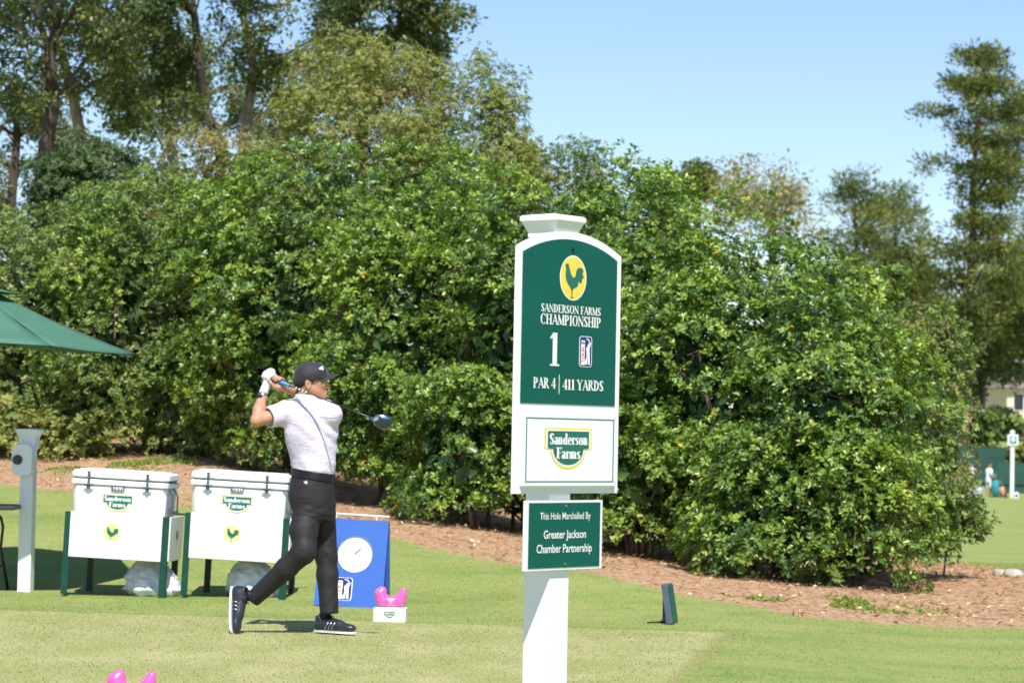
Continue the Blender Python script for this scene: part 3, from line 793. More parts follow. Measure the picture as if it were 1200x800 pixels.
tree(1123, 150, [(1124, 515), (1124, 490), (1123, 440), (1120, 380)], [(1118, 400, 28, 45, 2.5), (1100, 440, 24, 30, 2)], OAK2, BG, 'slim tree with a pale straight trunk in front of the green fence', 70, 110, leaf=.28, clump_r=.8, gaps=.25, name='slim_tree', group=FB)
tree(1030, 240, [(1030, 480), (1030, 420)], [(980, 370, 70, 55, 6), (1060, 410, 80, 50, 6), (1160, 405, 60, 45, 6)], FARG, BG, 'farthest wide tree belt crown closing the view behind the pines', 71, 240, leaf=.5, clump_r=1.8, gaps=.1, name='leafy_tree', group=FB)
shrub(1172, 168, 24, 489, O_, 'clipped dark bush on the bank beneath the tan house', 72, leaf=.35, clump_r=.6, spacing=.7, undercut=.1, nleaf=40, group='bushes on the bank by the house')
shrub(1196, 148.5, 13, 522, L_, 'yellow green bush against the fence at the right edge', 73, leaf=.25, clump_r=.4, spacing=.5, undercut=.05, nleaf=40, group='bushes on the bank by the house')
shrub(1150, 160, 16, 487, O_, 'round bush on the bank behind the green fence', 74, leaf=.3, clump_r=.5, spacing=.6, undercut=.05, nleaf=40, group='bushes on the bank by the house')
# ------------------------------------------------------------------ lettering
_T, _t = .17, .065
def _arc(cx, cy, rx, ry, a0, a1, T=_T, t=_t, n=12):
    """arc strip, thick where it runs upright and thin where it runs level"""
    out = []
    for k in range(n + 1):
        a = R(a0 + (a1 - a0) * k / n)
        w = t + (T - t) * abs(math.cos(a)) ** 1.3
        out.append(((cx + (rx - w / 2) * math.cos(a), cy + (ry - t / 2) * math.sin(a)), w, (math.cos(a), math.sin(a))))
    quads = []
    for (p, w, d), (q, w2, d2) in zip(out, out[1:]):
        quads.append([(p[0] - d[0] * w / 2, p[1] - d[1] * w / 2), (q[0] - d2[0] * w2 / 2, q[1] - d2[1] * w2 / 2),
                      (q[0] + d2[0] * w2 / 2, q[1] + d2[1] * w2 / 2), (p[0] + d[0] * w / 2, p[1] + d[1] * w / 2)])
    return quads
def _ln(x0, y0, x1, y1, w):
    """stroke cut level at both ends (uprights and diagonals)"""
    return [[(x0 - w / 2, y0), (x0 + w / 2, y0), (x1 + w / 2, y1), (x1 - w / 2, y1)]]
def _bar(x0, y0, x1, y1, w=_t): return [[(x0, y0 - w / 2), (x1, y1 - w / 2), (x1, y1 + w / 2), (x0, y0 + w / 2)]]
def _sf(x, y, w=.17): return _bar(x - w, y, x + w, y, .055)
_b, _e = .0275, .9725
GL = {
 'A': (.80, _ln(.08, 0, .42, 1, _t) + _ln(.40, 1, .72, 0, _T) + _bar(.2, .32, .58, .32) + _sf(.08, _b, .1) + _sf(.72, _b, .13)),
 'N': (.86, _ln(.15, 0, .15, 1, _t) + _ln(.12, 1, .72, 0, _T) + _ln(.72, 0, .72, 1, _t) + _sf(.15, _b, .12) + _sf(.10, _e, .1) + _sf(.72, _e, .12)),
 'S': (.60, _arc(.30, .75, .24, .25, 25, 200) + [[(.04, .72), (.40, .18), (.55, .28), (.19, .80)]] + _arc(.29, .26, .26, .26, 20, -150) + _ln(.07, .04, .07, .26, .05) + _ln(.50, .76, .50, .96, .05)),
 'D': (.84, _ln(.18, 0, .18, 1, _T) + _arc(.22, .5, .55, .5, -90, 90) + _sf(.14, _b) + _sf(.14, _e)),
 'E': (.68, _ln(.18, 0, .18, 1, _T) + _bar(.05, _e, .60, _e) + _bar(.2, .52, .48, .52) + _bar(.05, _b, .64, _b) + _ln(.60, .03, .62, .24, .05) + _ln(.57, .80, .58, .99, .05)),
 'R': (.78, _ln(.18, 0, .18, 1, _T) + _arc(.24, .75, .36, .25, -90, 90) + _ln(.38, .5, .68, 0, _T) + _sf(.16, _b) + _sf(.14, _e) + _sf(.70, _b, .1)),
 'O': (.86, _arc(.43, .5, .39, .51, 0, 360, n=24)),
 'F': (.63, _ln(.18, 0, .18, 1, _T) + _bar(.05, _e, .58, _e) + _bar(.2, .52, .48, .52) + _sf(.17, _b) + _ln(.56, .78, .57, .99, .05)),
 'M': (1.0, _ln(.14, 0, .14, 1, _t) + _ln(.16, 1, .48, .05, _T) + _ln(.48, .05, .82, 1, _t) + _ln(.82, 0, .82, 1, _T) + _sf(.14, _b, .11) + _sf(.84, _b, .15) + _sf(.1, _e, .1) + _sf(.86, _e, .12)),
 'C': (.78, _arc(.43, .5, .39, .51, 45, 315, n=20) + _ln(.70, .72, .70, .92, .05)),
 'H': (.88, _ln(.18, 0, .18, 1, _T) + _ln(.70, 0, .70, 1, _T) + _bar(.2, .5, .7, .5) + _sf(.18, _b) + _sf(.18, _e) + _sf(.70, _b) + _sf(.70, _e)),
 'I': (.40, _ln(.2, 0, .2, 1, _T) + _sf(.2, _b) + _sf(.2, _e)),
 'P': (.72, _ln(.18, 0, .18, 1, _T) + _arc(.24, .72, .40, .28, -90, 90) + _sf(.17, _b) + _sf(.14, _e)),
 'Y': (.80, _ln(.10, 1, .38, .46, _T) + _ln(.70, 1, .42, .46, _t) + _ln(.40, 0, .40, .5, _T) + _sf(.40, _b) + _sf(.12, _e, .14) + _sf(.70, _e, .12)),
 '1': (.52, _ln(.28, 0, .28, 1, _T + .02) + [[(.08, .80), (.2, .86), (.2, .99), (.08, .86)]] + _sf(.28, _b, .2)),
 '4': (.66, _ln(.46, 0, .46, 1, _T) + _bar(.04, .28, .62, .28, .08) + _ln(.08, .3, .44, .98, _t) + _sf(.46, _b, .13)),
 'a': (.56, _ln(.40, 0, .40, .48, _T) + _arc(.26, .46, .22, .2, 0, 160) + _arc(.25, .18, .2, .19, 40, 320) + _bar(.38, .03, .54, .03)),
 'n': (.66, _ln(.16, 0, .16, .64, _T) + _arc(.32, .44, .22, .22, 0, 150) + _ln(.46, 0, .46, .46, _T) + _sf(.16, _b, .13) + _sf(.46, _b, .13) + _bar(.03, .62, .16, .62)),
 'd': (.66, _ln(.46, 0, .46, 1, _T) + _arc(.28, .31, .24, .33, 40, 320) + _bar(.33, .97, .46, .97) + _bar(.46, .03, .62, .03)),
 'e': (.56, _arc(.28, .32, .24, .34, 0, 315) + _bar(.08, .36, .48, .36)),
 'r': (.48, _ln(.16, 0, .16, .64, _T) + _arc(.32, .46, .16, .18, 20, 150) + _sf(.16, _b, .13) + _bar(.03, .62, .16, .62)),
 's': (.48, _arc(.25, .49, .19, .16, 25, 200, .15, .09) + [[(.05, .50), (.33, .10), (.44, .19), (.17, .57)]] + _arc(.24, .17, .20, .17, 20, -150, .15, .09)),
 'o': (.60, _arc(.30, .32, .26, .34, 0, 360, n=20)),
 'm': (.96, _ln(.16, 0, .16, .64, _T) + _arc(.30, .44, .20, .22, 0, 150) + _ln(.44, 0, .44, .46, _T) + _arc(.60, .44, .20, .22, 0, 150) + _ln(.74, 0, .74, .46, _T) + _sf(.16, _b, .11) + _sf(.44, _b, .11) + _sf(.76, _b, .12)),
 ' ': (.34, []),
}
def serif(text, x0, x1, z0, h, y, mat, parent, name='lettering', bold=0.0, slant=0.0):
    """serif line fitted between x0 and x1, baseline z0, capital height h, printed in the plane y facing -y"""
    tot = sum(GL[c][0] for c in text); s = (x1 - x0) / tot
    mb = MB(); cx = x0; k = 0
    for c in text:
        w, qs = GL[c]
        for q in qs:
            a = sum(q[i][0] * q[(i + 1) % 4][1] - q[(i + 1) % 4][0] * q[i][1] for i in range(4))
            if a < 0: q = q[::-1]
            mx = sum(p[0] for p in q) / 4
            pts = [(cx + (mx + (p[0] - mx) * (1 + bold) ) * s, z0 + p[1] * h + (p[0] * s + cx) * slant) for p in q]
            mb.sheet(pts, y - .00003 * (k % 40)); k += 1
        cx += w * s
    return mb.build(name, mat, parent)
def sans(text, x0, x1, z0, z1, y, mat, parent, name='lettering', bold=.02):
    cu = bpy.data.curves.new(name, 'FONT'); cu.body = text; cu.offset = bold; cu.resolution_u = 4
    tmp = bpy.data.objects.new(name, cu); COL.objects.link(tmp)
    dg = bpy.context.evaluated_depsgraph_get()
    me = bpy.data.meshes.new_from_object(tmp.evaluated_get(dg))
    bpy.data.objects.remove(tmp); bpy.data.curves.remove(cu)
    V = np.zeros(len(me.vertices) * 3); me.vertices.foreach_get('co', V); V = V.reshape(-1, 3)
    lo, hi = V.min(0), V.max(0)
    X = x0 + (V[:, 0] - lo[0]) / (hi[0] - lo[0]) * (x1 - x0)
    Z = z0 + (V[:, 1] - lo[1]) / (hi[1] - lo[1]) * (z1 - z0)
    me.vertices.foreach_set('co', np.stack([X, np.full_like(X, y), Z], 1).ravel().astype(np.float32))
    me.name = name; me.materials.clear(); me.materials.append(mat)
    o = bpy.data.objects.new(name, me); COL.objects.link(o); o.parent = parent
    return o
def ellipse(cx, cz, a, b, n=40, a0=0, a1=360):
    return [(cx + a * math.cos(R(a0 + (a1 - a0) * k / n)), cz + b * math.sin(R(a0 + (a1 - a0) * k / n))) for k in range(n if a1 - a0 == 360 else n + 1)]
_ROOST = [(330, 140), (345, 142), (352, 175), (360, 200), (370, 235), (385, 255), (395, 258), (405, 240), (410, 200), (420, 175), (440, 165), (460, 172), (472, 190), (468, 205), (460, 215), (474, 240), (470, 255), (457, 268), (460, 290), (447, 302), (432, 285), (430, 310), (420, 335), (400, 345), (386, 358), (382, 375), (380, 420), (397, 433), (362, 433), (374, 420), (372, 375), (365, 350), (345, 320), (330, 290), (322, 260), (322, 220), (325, 180), (318, 160)]
def rooster(cx, cz, a, b, y, mat, parent, name='rooster'):
    pts = [(cx + (X - 387) / 105 * a, cz + (260 - Y) / 182 * b) for X, Y in _ROOST]
    s = sum(pts[i][0] * pts[(i + 1) % len(pts)][1] - pts[(i + 1) % len(pts)][0] * pts[i][1] for i in range(len(pts)))
    if s < 0: pts = pts[::-1]
    return MB().sheet(pts, y).build(name, mat, parent)
def shield_pts(cx, cz, w, h):
    """flat-topped shield: an upright band with a hanging round belly"""
    pts = [(-1, 1), (-1, .0), (-.86, -.05), (-.74, -.05)]
    pts += [(.74 * math.cos(R(a)), -.05 + .95 * math.sin(R(a))) for a in range(190, 351, 12)]
    pts += [(.74, -.05), (.86, -.05), (1, .0), (1, 1)]
    return [(cx + x * w / 2, cz + z * h / 2) for x, z in pts]
def brand_shield(cx, cz, w, h, y, parent, yellow=True, text=True):
    root = MB().sheet(shield_pts(cx, cz, w, h), y).build('emblem', MATS['print_yellow' if yellow else 'print_white'], parent)
    MB().sheet(shield_pts(cx, cz + .01 * h, w * .93, h * .90), y - .0006).build('emblem_outline', MATS['print_white'], root if False else parent)
    MB().sheet(shield_pts(cx, cz + .015 * h, w * .87, h * .82), y - .0012).build('emblem_field', MATS['print_green'], parent)
    if text:
        serif('Sanderson', cx - w * .40, cx + w * .40, cz + h * .10, h * .27, y - .002, MATS['print_white'], parent, bold=.5)
        serif('Farms', cx - w * .25, cx + w * .25, cz - h * .24, h * .27, y - .002, MATS['print_white'], parent, bold=.5)
    return root
def rrect(cx, cz, w, h, r, n=5):
    pts = []
    for sx, sz, a0 in ((1, -1, -90), (1, 1, 0), (-1, 1, 90), (-1, -1, 180)):
        for k in range(n + 1):
            a = R(a0 + 90 * k / n)
            pts.append((cx + sx * (w / 2 - r) + r * math.cos(a), cz + sz * (h / 2 - r) + r * math.sin(a)))
    return pts
def tour_badge(cx, cz, w, h, y, parent):
    MB().sheet(rrect(cx, cz, w, h, w * .16), y).build('badge_border', MATS['print_white'], parent)
    MB().sheet(rrect(cx, cz, w * .90, h * .955, w * .13), y - .0006).build('badge_field', MATS['print_navy'], parent)
    MB().sheet(rrect(cx - w * .22, cz - h * .04, w * .30, h * .80, w * .05), y - .0012).build('badge_strip', MATS['print_white'], parent)
    t = sans('TOUR', -h * .27, h * .27, -w * .10, w * .10, 0, MATS['print_red'], parent, 'badge_lettering', .03)
    # lettering climbs the strip
    t.rotation_euler = (0, -math.pi / 2, 0); t.location = (cx - w * .22, y - .0018, cz - h * .10)
    sans('PGA', cx - w * .36, cx - w * .08, cz + h * .24, cz + h * .32, y - .0019, MATS['print_navy'], parent, 'badge_lettering', .03)
    fig = [(-.02, -.42), (.10, -.42), (.14, -.10), (.17, -.42), (.30, -.42), (.27, -.05), (.27, .12), (.33, .22), (.38, .33), (.31, .27), (.22, .40), (.02, .44), (.02, .41), (.19, .36), (.25, .24), (.20, .26), (.13, .24), (.12, .18), (.02, .10), (.06, -.05), (.05, -.2), (-.10, -.36)]
    MB().sheet([(cx + x * w * 1.12, cz + z * h) for x, z in fig], y - .0012).build('badge_figure', MATS['print_white'], parent)

# ------------------------------------------------------------------ the hole sign
def build_sign():
    th = 38.0
    d = np.array([math.sin(R(th)), math.cos(R(th)), 0]); nrm = np.array([math.cos(R(th)), -math.sin(R(th)), 0])
    Y0 = 10.8; s = .127
    P = W(641, 640, Y0); gz = tz(P[0], P[1]); P[2] = 0
    def zz(py, px=663): return (hor(px) - py) / FPX * Y0 + CAM_Z - gz
    root = empty('hole_sign', (P[0], P[1], gz), math.atan2(d[1], d[0]), 'tall white sign post with green hole board, white sponsor panel and small plaque', 'sign')
    off = s / 2
    def aof(px, o, z=1.7):
        """distance along the board for a column of the photograph"""
        lo, hi = -.6, .6
        for _ in range(40):
            m = (lo + hi) / 2; q = P + d * m + nrm * o
            sx = project(np.array([q[0], q[1], z + gz]))[0]
            if sx < px: lo = m
            else: hi = m
        return lo
    top = zz(270)
    MB().box((0, 0, top / 2 - .1), (s, s, top + .2), bev=.004).build('post', MATS['white_vinyl'], root, angle=40)
    # flared cap
    mb = MB()
    prof = [(.070, top - .03), (.070, top - .012), (.078, top + .006), (.088, top + .028), (.094, top + .034), (.094, top + .050), (.086, top + .056), (.0, top + .068)]
    vs = []; fs = []
    for r_, z_ in prof: vs += [(-r_, -r_, z_), (r_, -r_, z_), (r_, r_, z_), (-r_, r_, z_)]
    for k in range(len(prof) - 1):
        for i in range(4):
            j = (i + 1) % 4
            fs.append((k * 4 + i, k * 4 + j, k * 4 + 4 + j, k * 4 + 4 + i))
    fs.append((3, 2, 1, 0))
    mb.add(vs, fs); mb.build('cap', MATS['white_vinyl'], root)
    # main board with an arched head
    t = .013; ob = off + .002; yb = -(ob + t)
    aL, aR = aof(604.0, ob + t, 1.6), aof(725.5, ob + t, 1.6)
    ac, hw = (aL + aR) / 2, (aR - aL) / 2
    zb, zs, za = zz(577.5), zz(295), zz(272)
    def arch(inset, zbot):
        w_ = hw - inset
        rise = za - zs; Rr = (hw * hw + rise * rise) / (2 * rise); cz = za - Rr
        r2 = Rr - inset
        a_end = math.asin(w_ / r2)
        pts = [(ac - w_, zbot), (ac + w_, zbot)]
        pts += [(ac + r2 * math.sin(a_end * (1 - 2 * k / 24)), cz + r2 * math.cos(a_end * (1 - 2 * k / 24))) for k in range(25)]
        return pts
    board = MB().poly_prism(arch(0, zb), ob, ob + t, axis='xz').build('board', MATS['sign_white'], root)
    # the green face, raised 3 mm
    MB().poly_prism(arch(.031, zz(474)), ob + t, ob + t + .003, axis='xz').build('green_panel', MATS['sign_green'], board)
    yf = yb - .0042
    px2 = lambda px, z=1.6: aof(px, ob + t, z)
    ea = px2(668.5); ez = zz(326.0, 668)
    MB().sheet(ellipse(ea, ez, .088, .089), yf).build('medallion', MATS['print_white'], board)
    MB().sheet(ellipse(ea, ez, .083, .084), yf - .0005).build('medallion_field', MATS['print_yellow'], board)
    rooster(ea, ez, .083, .084, yf - .001, MATS['print_green'], board)
    hx, hz = px2(669.5, 2.0), zz(292.5, 669)
    MB().tube([(hx, yf - .0002, hz), (hx, yf - .006, hz)], .006, 10).build('screw', MATS['stand_black'], board)
    serif('SANDERSON FARMS', px2(631.5), px2(701.5), zz(367.8, 666), .0315, yf, MATS['print_white'], board, bold=.15)
    serif('CHAMPIONSHIP', px2(631), px2(702), zz(382.0, 666), .0405, yf, MATS['print_white'], board, bold=.15)
    serif('1', px2(641.0), px2(655.0), zz(429.5, 648), .130, yf, MATS['print_white'], board, bold=.0)
    tour_badge(px2(684.5), zz(411.5, 684), px2(692) - px2(677), .122, yf, board)
    serif('PAR 4', px2(624), px2(650), zz(455.5, 637), .041, yf, MATS['print_white'], board, bold=.2)
    serif('411 YARDS', px2(658.5), px2(706), zz(457.0, 682), .041, yf, MATS['print_white'], board, bold=.2)
    q = px2(654.3)
    MB().sheet([(q - .002, zz(462)), (q + .002, zz(462)), (q + .002, zz(439.5)), (q - .002, zz(439.5))], yf).build('dividing_line', MATS['print_white'], board)
    # sponsor panel, a second plate standing proud
    z0, z1 = zz(568.5), zz(486.5); a0, a1 = ac - hw + .036, ac + hw - .036
    MB().box(((a0 + a1) / 2, yb - .008, (z0 + z1) / 2), (a1 - a0, .016, z1 - z0)).build('sponsor_panel', MATS['sign_white'], board)
    yp = yb - .0168
    i0, i1, j0, j1 = a0 + .016, a1 - .016, z0 + .014, z1 - .012; w = .0045
    mb = MB()
    mb.sheet([(i0, j0), (i1, j0), (i1, j0 + w), (i0, j0 + w)], yp).sheet([(i0, j1 - w), (i1, j1 - w), (i1, j1), (i0, j1)], yp)
    mb.sheet([(i0, j0 + w), (i0 + w * 1.4, j0 + w), (i0 + w * 1.4, j1 - w), (i0, j1 - w)], yp).sheet([(i1 - w * 1.4, j0 + w), (i1, j0 + w), (i1, j1 - w), (i1 - w * 1.4, j1 - w)], yp)
    mb.build('border_line', MATS['print_green'], board)
    cxs = aof(665.5, ob + t + .016, 1.3)
    brand_shield(cxs, zz(525.5, 666), aof(693.5, ob + t + .016, 1.3) - aof(638, ob + t + .016, 1.3), .162, yp, board)
    # plaque
    tp = .014; pc0, pc1 = aof(616, ob + tp, 1.0), aof(705.5, ob + tp, 1.0)
    zp0, zp1 = zz(666), zz(585.5)
    pl = MB().box(((pc0 + pc1) / 2, -(ob + tp / 2), (zp0 + zp1) / 2), (pc1 - pc0, tp, zp1 - zp0)).build('plaque', MATS['sign_white'], root)
    yq = -(ob + tp) - .001
    MB().box(((pc0 + pc1) / 2, yq, (zp0 + zp1) / 2), (pc1 - pc0 - .034, .002, zp1 - zp0 - .018)).build('plaque_face', MATS['sign_green'], pl)
    yq -= .002
    pa = lambda px: aof(px, ob + tp, 1.0)
    sans('This Hole Marshalled By', pa(632), pa(691), zz(610, 661), zz(599.3, 661), yq, MATS['print_white'], pl, bold=.004)
    sans('Greater Jackson', pa(636.5), pa(686), zz(632.5, 661), zz(619.8, 661), yq, MATS['print_white'], pl, bold=.012)
    sans('Chamber Partnership', pa(628.5), pa(693), zz(649, 661), zz(636, 661), yq, MATS['print_white'], pl, bold=.012)
    for pz in (zp1 - .022, zp0 + .022):
        MB().tube([((pc0 + pc1) / 2, yq + .001, pz), ((pc0 + pc1) / 2, yq - .004, pz)], .005, 8).build('screw', MATS['steel'], pl)
    return root
build_sign()

# ------------------------------------------------------------------ coolers on stands
def make_stand(label):
    r = empty('cooler_stand', (0, 0, 0), 0, label, 'stand', 'green legged stands carrying the coolers')
    w, dp = .735, .50
    for x in (-w / 2 - .022, w / 2 + .022):
        mb = MB(); sx = 1 if x > 0 else -1
        mb.box((x, -dp / 2 - .004, .325), (.052, .008, .65)).box((x + sx * .022, -dp / 2 + .025, .325), (.008, .050, .648))
        mb.build('leg', MATS['stand_green'], r)
    for x in (-w / 2 + .06, w / 2 + .01):
        MB().box((x, dp / 2, .30), (.045, .045, .60)).build('leg', MATS['stand_black'], r)
    MB().box((0, -dp / 2 - .0155, .475), (w, .012, .355), bev=.003).build('front_panel', MATS['board_white'], r)
    MB().box((w / 2 + .052, .01, .475), (.012, dp - .02, .35), bev=.003).build('side_panel', MATS['board_white'], r)
    MB().box((0, 0, .305), (w - .02, dp - .03, .02)).build('shelf', MATS['stand_black'], r)
    MB().box((w / 2 + .056, dp / 2 - .0, .66), (.16, .02, .016)).build('cross_bar', MATS['stand_green'], r)
    fp = r
    yy = -dp / 2 - .0225
    MB().sheet(ellipse(-.03, .505, .068, .068), yy).build('medallion', MATS['pale_yellow'], fp)
    rooster(-.03, .505, .066, .064, yy - .0008, MATS['print_green'], fp)
    s = rooster(0, 0, .06, .075, 0, MATS['print_green'], fp)
    s.rotation_euler = (0, 0, math.pi / 2); s.location = (w / 2 + .0592, .03, .50)
    return r
def make_cooler(label):
    r = empty('cooler', (0, 0, 0), 0, label, 'cooler', 'white coolers on green stands')
    w, dp = .785, .44
    def body(z0, z1, a0, a1, d0, d1, nm):
        mb = MB(); vs = []
        def ring(z, a, d_, c=.03):
            return [(-a + c, -d_, z), (a - c, -d_, z), (a, -d_ + c, z), (a, d_ - c, z), (a - c, d_, z), (-a + c, d_, z), (-a, d_ - c, z), (-a, -d_ + c, z)]
        zs = [(z0, -.012), (z0 + .01, 0), (z1 - .012, 0), (z1, -.014)]
        for k, (z, e) in enumerate(zs):
            f = (z - z0) / (z1 - z0); vs += ring(z, a0 + (a1 - a0) * f + e, d0 + (d1 - d0) * f + e)
        fs = [tuple(range(7, -1, -1)), tuple(range(24, 32))]
        for k in range(3):
            for i in range(8):
                j = (i + 1) % 8; fs.append((k * 8 + i, k * 8 + j, k * 8 + 8 + j, k * 8 + 8 + i))
        mb.add(vs, fs); return mb.build(nm, MATS['cooler_white'], r, angle=35)
    body(.32, .865, w / 2 - .04, w / 2 - .018, dp / 2 - .03, dp / 2 - .012, 'tub')
    MB().box((0, 0, .889), (w - .012, dp - .0, .044), bev=.008).build('rim', MATS['cooler_white'], r, angle=35)
    MB().box((0, 0, .918), (w - .05, dp - .04, .014)).build('gasket', MATS['cooler_seam'], r)
    lid = body(.924, .982, w / 2 - .002, w / 2 - .008, dp / 2 + .002, dp / 2 - .01, 'lid')
    MB().box((0, 0, .986), (w - .12, dp - .10, .012), bev=.004).build('lid_panel', MATS['cooler_white'], lid)
    for x in (-.245, .225):
        mb = MB()
        mb.box((x, -dp / 2 - .013, .922), (.018, .012, .105), bev=.004).box((x, -dp / 2 - .018, .868), (.070, .014, .016), bev=.004)
        mb.box((x, -dp / 2 - .012, .850), (.030, .010, .030), bev=.004).box((x, -dp / 2 - .016, .968), (.028, .014, .014), bev=.003)
        mb.build('latch', MATS['rubber'], r)
    MB().box((-.012, -dp / 2 + .004, .849), (.105, .012, .032)).build('name_plate', MATS['rubber'], r)
    sans('YETI', -.055, .031, .838, .860, -dp / 2 - .0035, MATS['cooler_white'], r, bold=.03)
    for q in (-.1, .1): MB().tube([(w / 2 - .015, q, .86), (w / 2 + .012, q, .80), (w / 2 + .012, q, .68)], .008, 6).build('rope', MATS['rubber'], r)
    MB().tube([(w / 2 + .012, -.1, .68), (w / 2 + .012, .1, .68)], .014, 8).build('handle', MATS['rubber'], r)
    brand_shield(-.01, .737, .265, .135, -dp / 2 + .0135, r)
    return r
def bag(name, loc, w, h, label, seed, col):
    rng = np.random.default_rng(seed)
    n, m = 34, 22; V = []; F = []
    for j in range(m + 1):
        f = j / m
        rr = (.35 + .65 * math.sin(min(1, f * 1.25) * math.pi * .5)) if f < .8 else (1.12 - .75 * (f - .8) * 1.6)
        for i in range(n):
            a = 2 * math.pi * i / n
            wr = 1 + .10 * math.sin(a * 5 + f * 3 + seed) + .07 * math.sin(a * 11 - f * 7) + .04 * rng.normal()
            V.append((w * rr * math.cos(a) * wr + .05 * f * f, w * .75 * rr * math.sin(a) * wr, h * (1 - f) + rng.normal() * .004))
    for j in range(m):
        for i in range(n):
            k = (i + 1) % n; F.append((j * n + i, (j + 1) * n + i, (j + 1) * n + k, j * n + k))
    F.append(tuple(range(n))); F.append(tuple(m * n + i for i in range(n - 1, -1, -1)))
    mb = MB().add(V, F)
    o = mb.build(name, col, None, smooth=True); o.location = loc
    tag(o, label, 'bag', 'plastic bags under the coolers'); return o
mbag, n_, l_, b_ = new_mat('bag_plastic')
b_.inputs['Base Color'].default_value = (.86, .87, .90, 1); b_.inputs['Roughness'].default_value = .35; b_.inputs['Transmission Weight'].default_value = .12; b_.inputs['Subsurface Weight'].default_value = .3; b_.inputs['Subsurface Radius'].default_value = (.05, .05, .05)
bump(n_, l_, noise(n_, l_, 14, 3, .5, vec=coords(n_, l_)), .3, .03, b_)
for i, (px, lab, clab, blab) in enumerate([
    (143.5, 'green legged stand with white front board, beside the white post', 'white hard cooler with dark latches, nearer the white post', 'crumpled pale plastic bag under the cooler beside the white post'),
    (282.5, 'green legged stand with white front board, just behind the golfer', 'white hard cooler with dark latches, partly behind the golfer', 'crumpled pale plastic bag behind the golfer\'s rear shin')]):
    g = ground_at(px, 21.75)
    Mt = Matrix.Translation(Vector(g)) @ Matrix.Rotation(R(-5), 4, 'Z') @ Matrix.Rotation(R(2.2), 4, 'Y')
    st = make_stand(lab); st.matrix_world = Mt
    co = make_cooler(clab); co.matrix_world = Mt @ Matrix.Translation((-.005 if i == 0 else -.010, 0, .0))
    bag('plastic_bag', tuple(g + np.array([.24 if i == 0 else .10, .02, .0])), .21, .31, blab, 3 + i, mbag)

# ------------------------------------------------------------------ white post with rounded box
def build_post():
    Y = 22.0; g = ground_at(33.5, Y)
    s = .106
    r = empty('white_post', g, R(-7), 'short white square post with flared cap and rounded box with dark lens', 'post')
    H = 1.30
    MB().box((0, 0, H / 2 - .1), (s, s, H + .0), bev=.004).build('post', MATS['white_vinyl'], r, angle=40)
    prof = [(.060, H - .16), (.066, H - .15), (.068, H - .06), (.092, H - .012), (.092, H + .0), (.0, H + .01)]
    vs = []; fs = []
    for a, z in prof: vs += [(-a, -a, z), (a, -a, z), (a, a, z), (-a, a, z)]
    for k in range(len(prof) - 1):
        for i in range(4):
            j = (i + 1) % 4; fs.append((k * 4 + i, k * 4 + j, k * 4 + 4 + j, k * 4 + 4 + i))
    MB().add(vs, fs).build('cap', MATS['white_vinyl'], r)
    bx = MB().poly_prism([(x, z) for x, z in rrect(-.012, H - .245, .165, .25, .05)], s / 2, s / 2 + .10, axis='xz').build('dispenser_box', MATS['white_vinyl'], r)
    ll = MB().tube([(-.045, -s / 2 - .10, H - .245), (-.045, -s / 2 - .118, H - .245)], [.034, .030], 20).build('lens', MATS['lens'], bx)
    MB().tube([(-.045, -s / 2 - .099, H - .245), (-.045, -s / 2 - .110, H - .245)], .040, 20).build('lens_ring', MATS['rubber'], bx)
build_post()

# ------------------------------------------------------------------ folding table
def build_table():
    g = ground_at(-50, 21.9)
    r = empty('folding_table', g, R(0), 'dark folding table with bent metal legs, cut by the left frame edge', 'table')
    MB().box((0, 0, .675), (1.02, .62, .035), bev=.01).build('table_top', MATS['table_top'], r, angle=40)
    for x in (-.42, .38):
        for y in (-.24, .24):
            sx = -1 if x < 0 else 1
            pts = [(x * .55, y, .655)] + [(x * (.55 + .33 * math.sin(R(a))), y, .655 - .16 * (1 - math.cos(R(a)))) for a in (30, 60, 85)] + [(x * .92 - sx * .03, y, .34), (x * 1.02, y, .0)]
            MB().tube(pts, .012, 8).build('leg', MATS['dark_metal'], r, smooth=True)
        MB().tube([(x * .9, -.24, .2), (x * .9, .24, .2)], .009, 6).build('cross_bar', MATS['dark_metal'], r)
build_table()

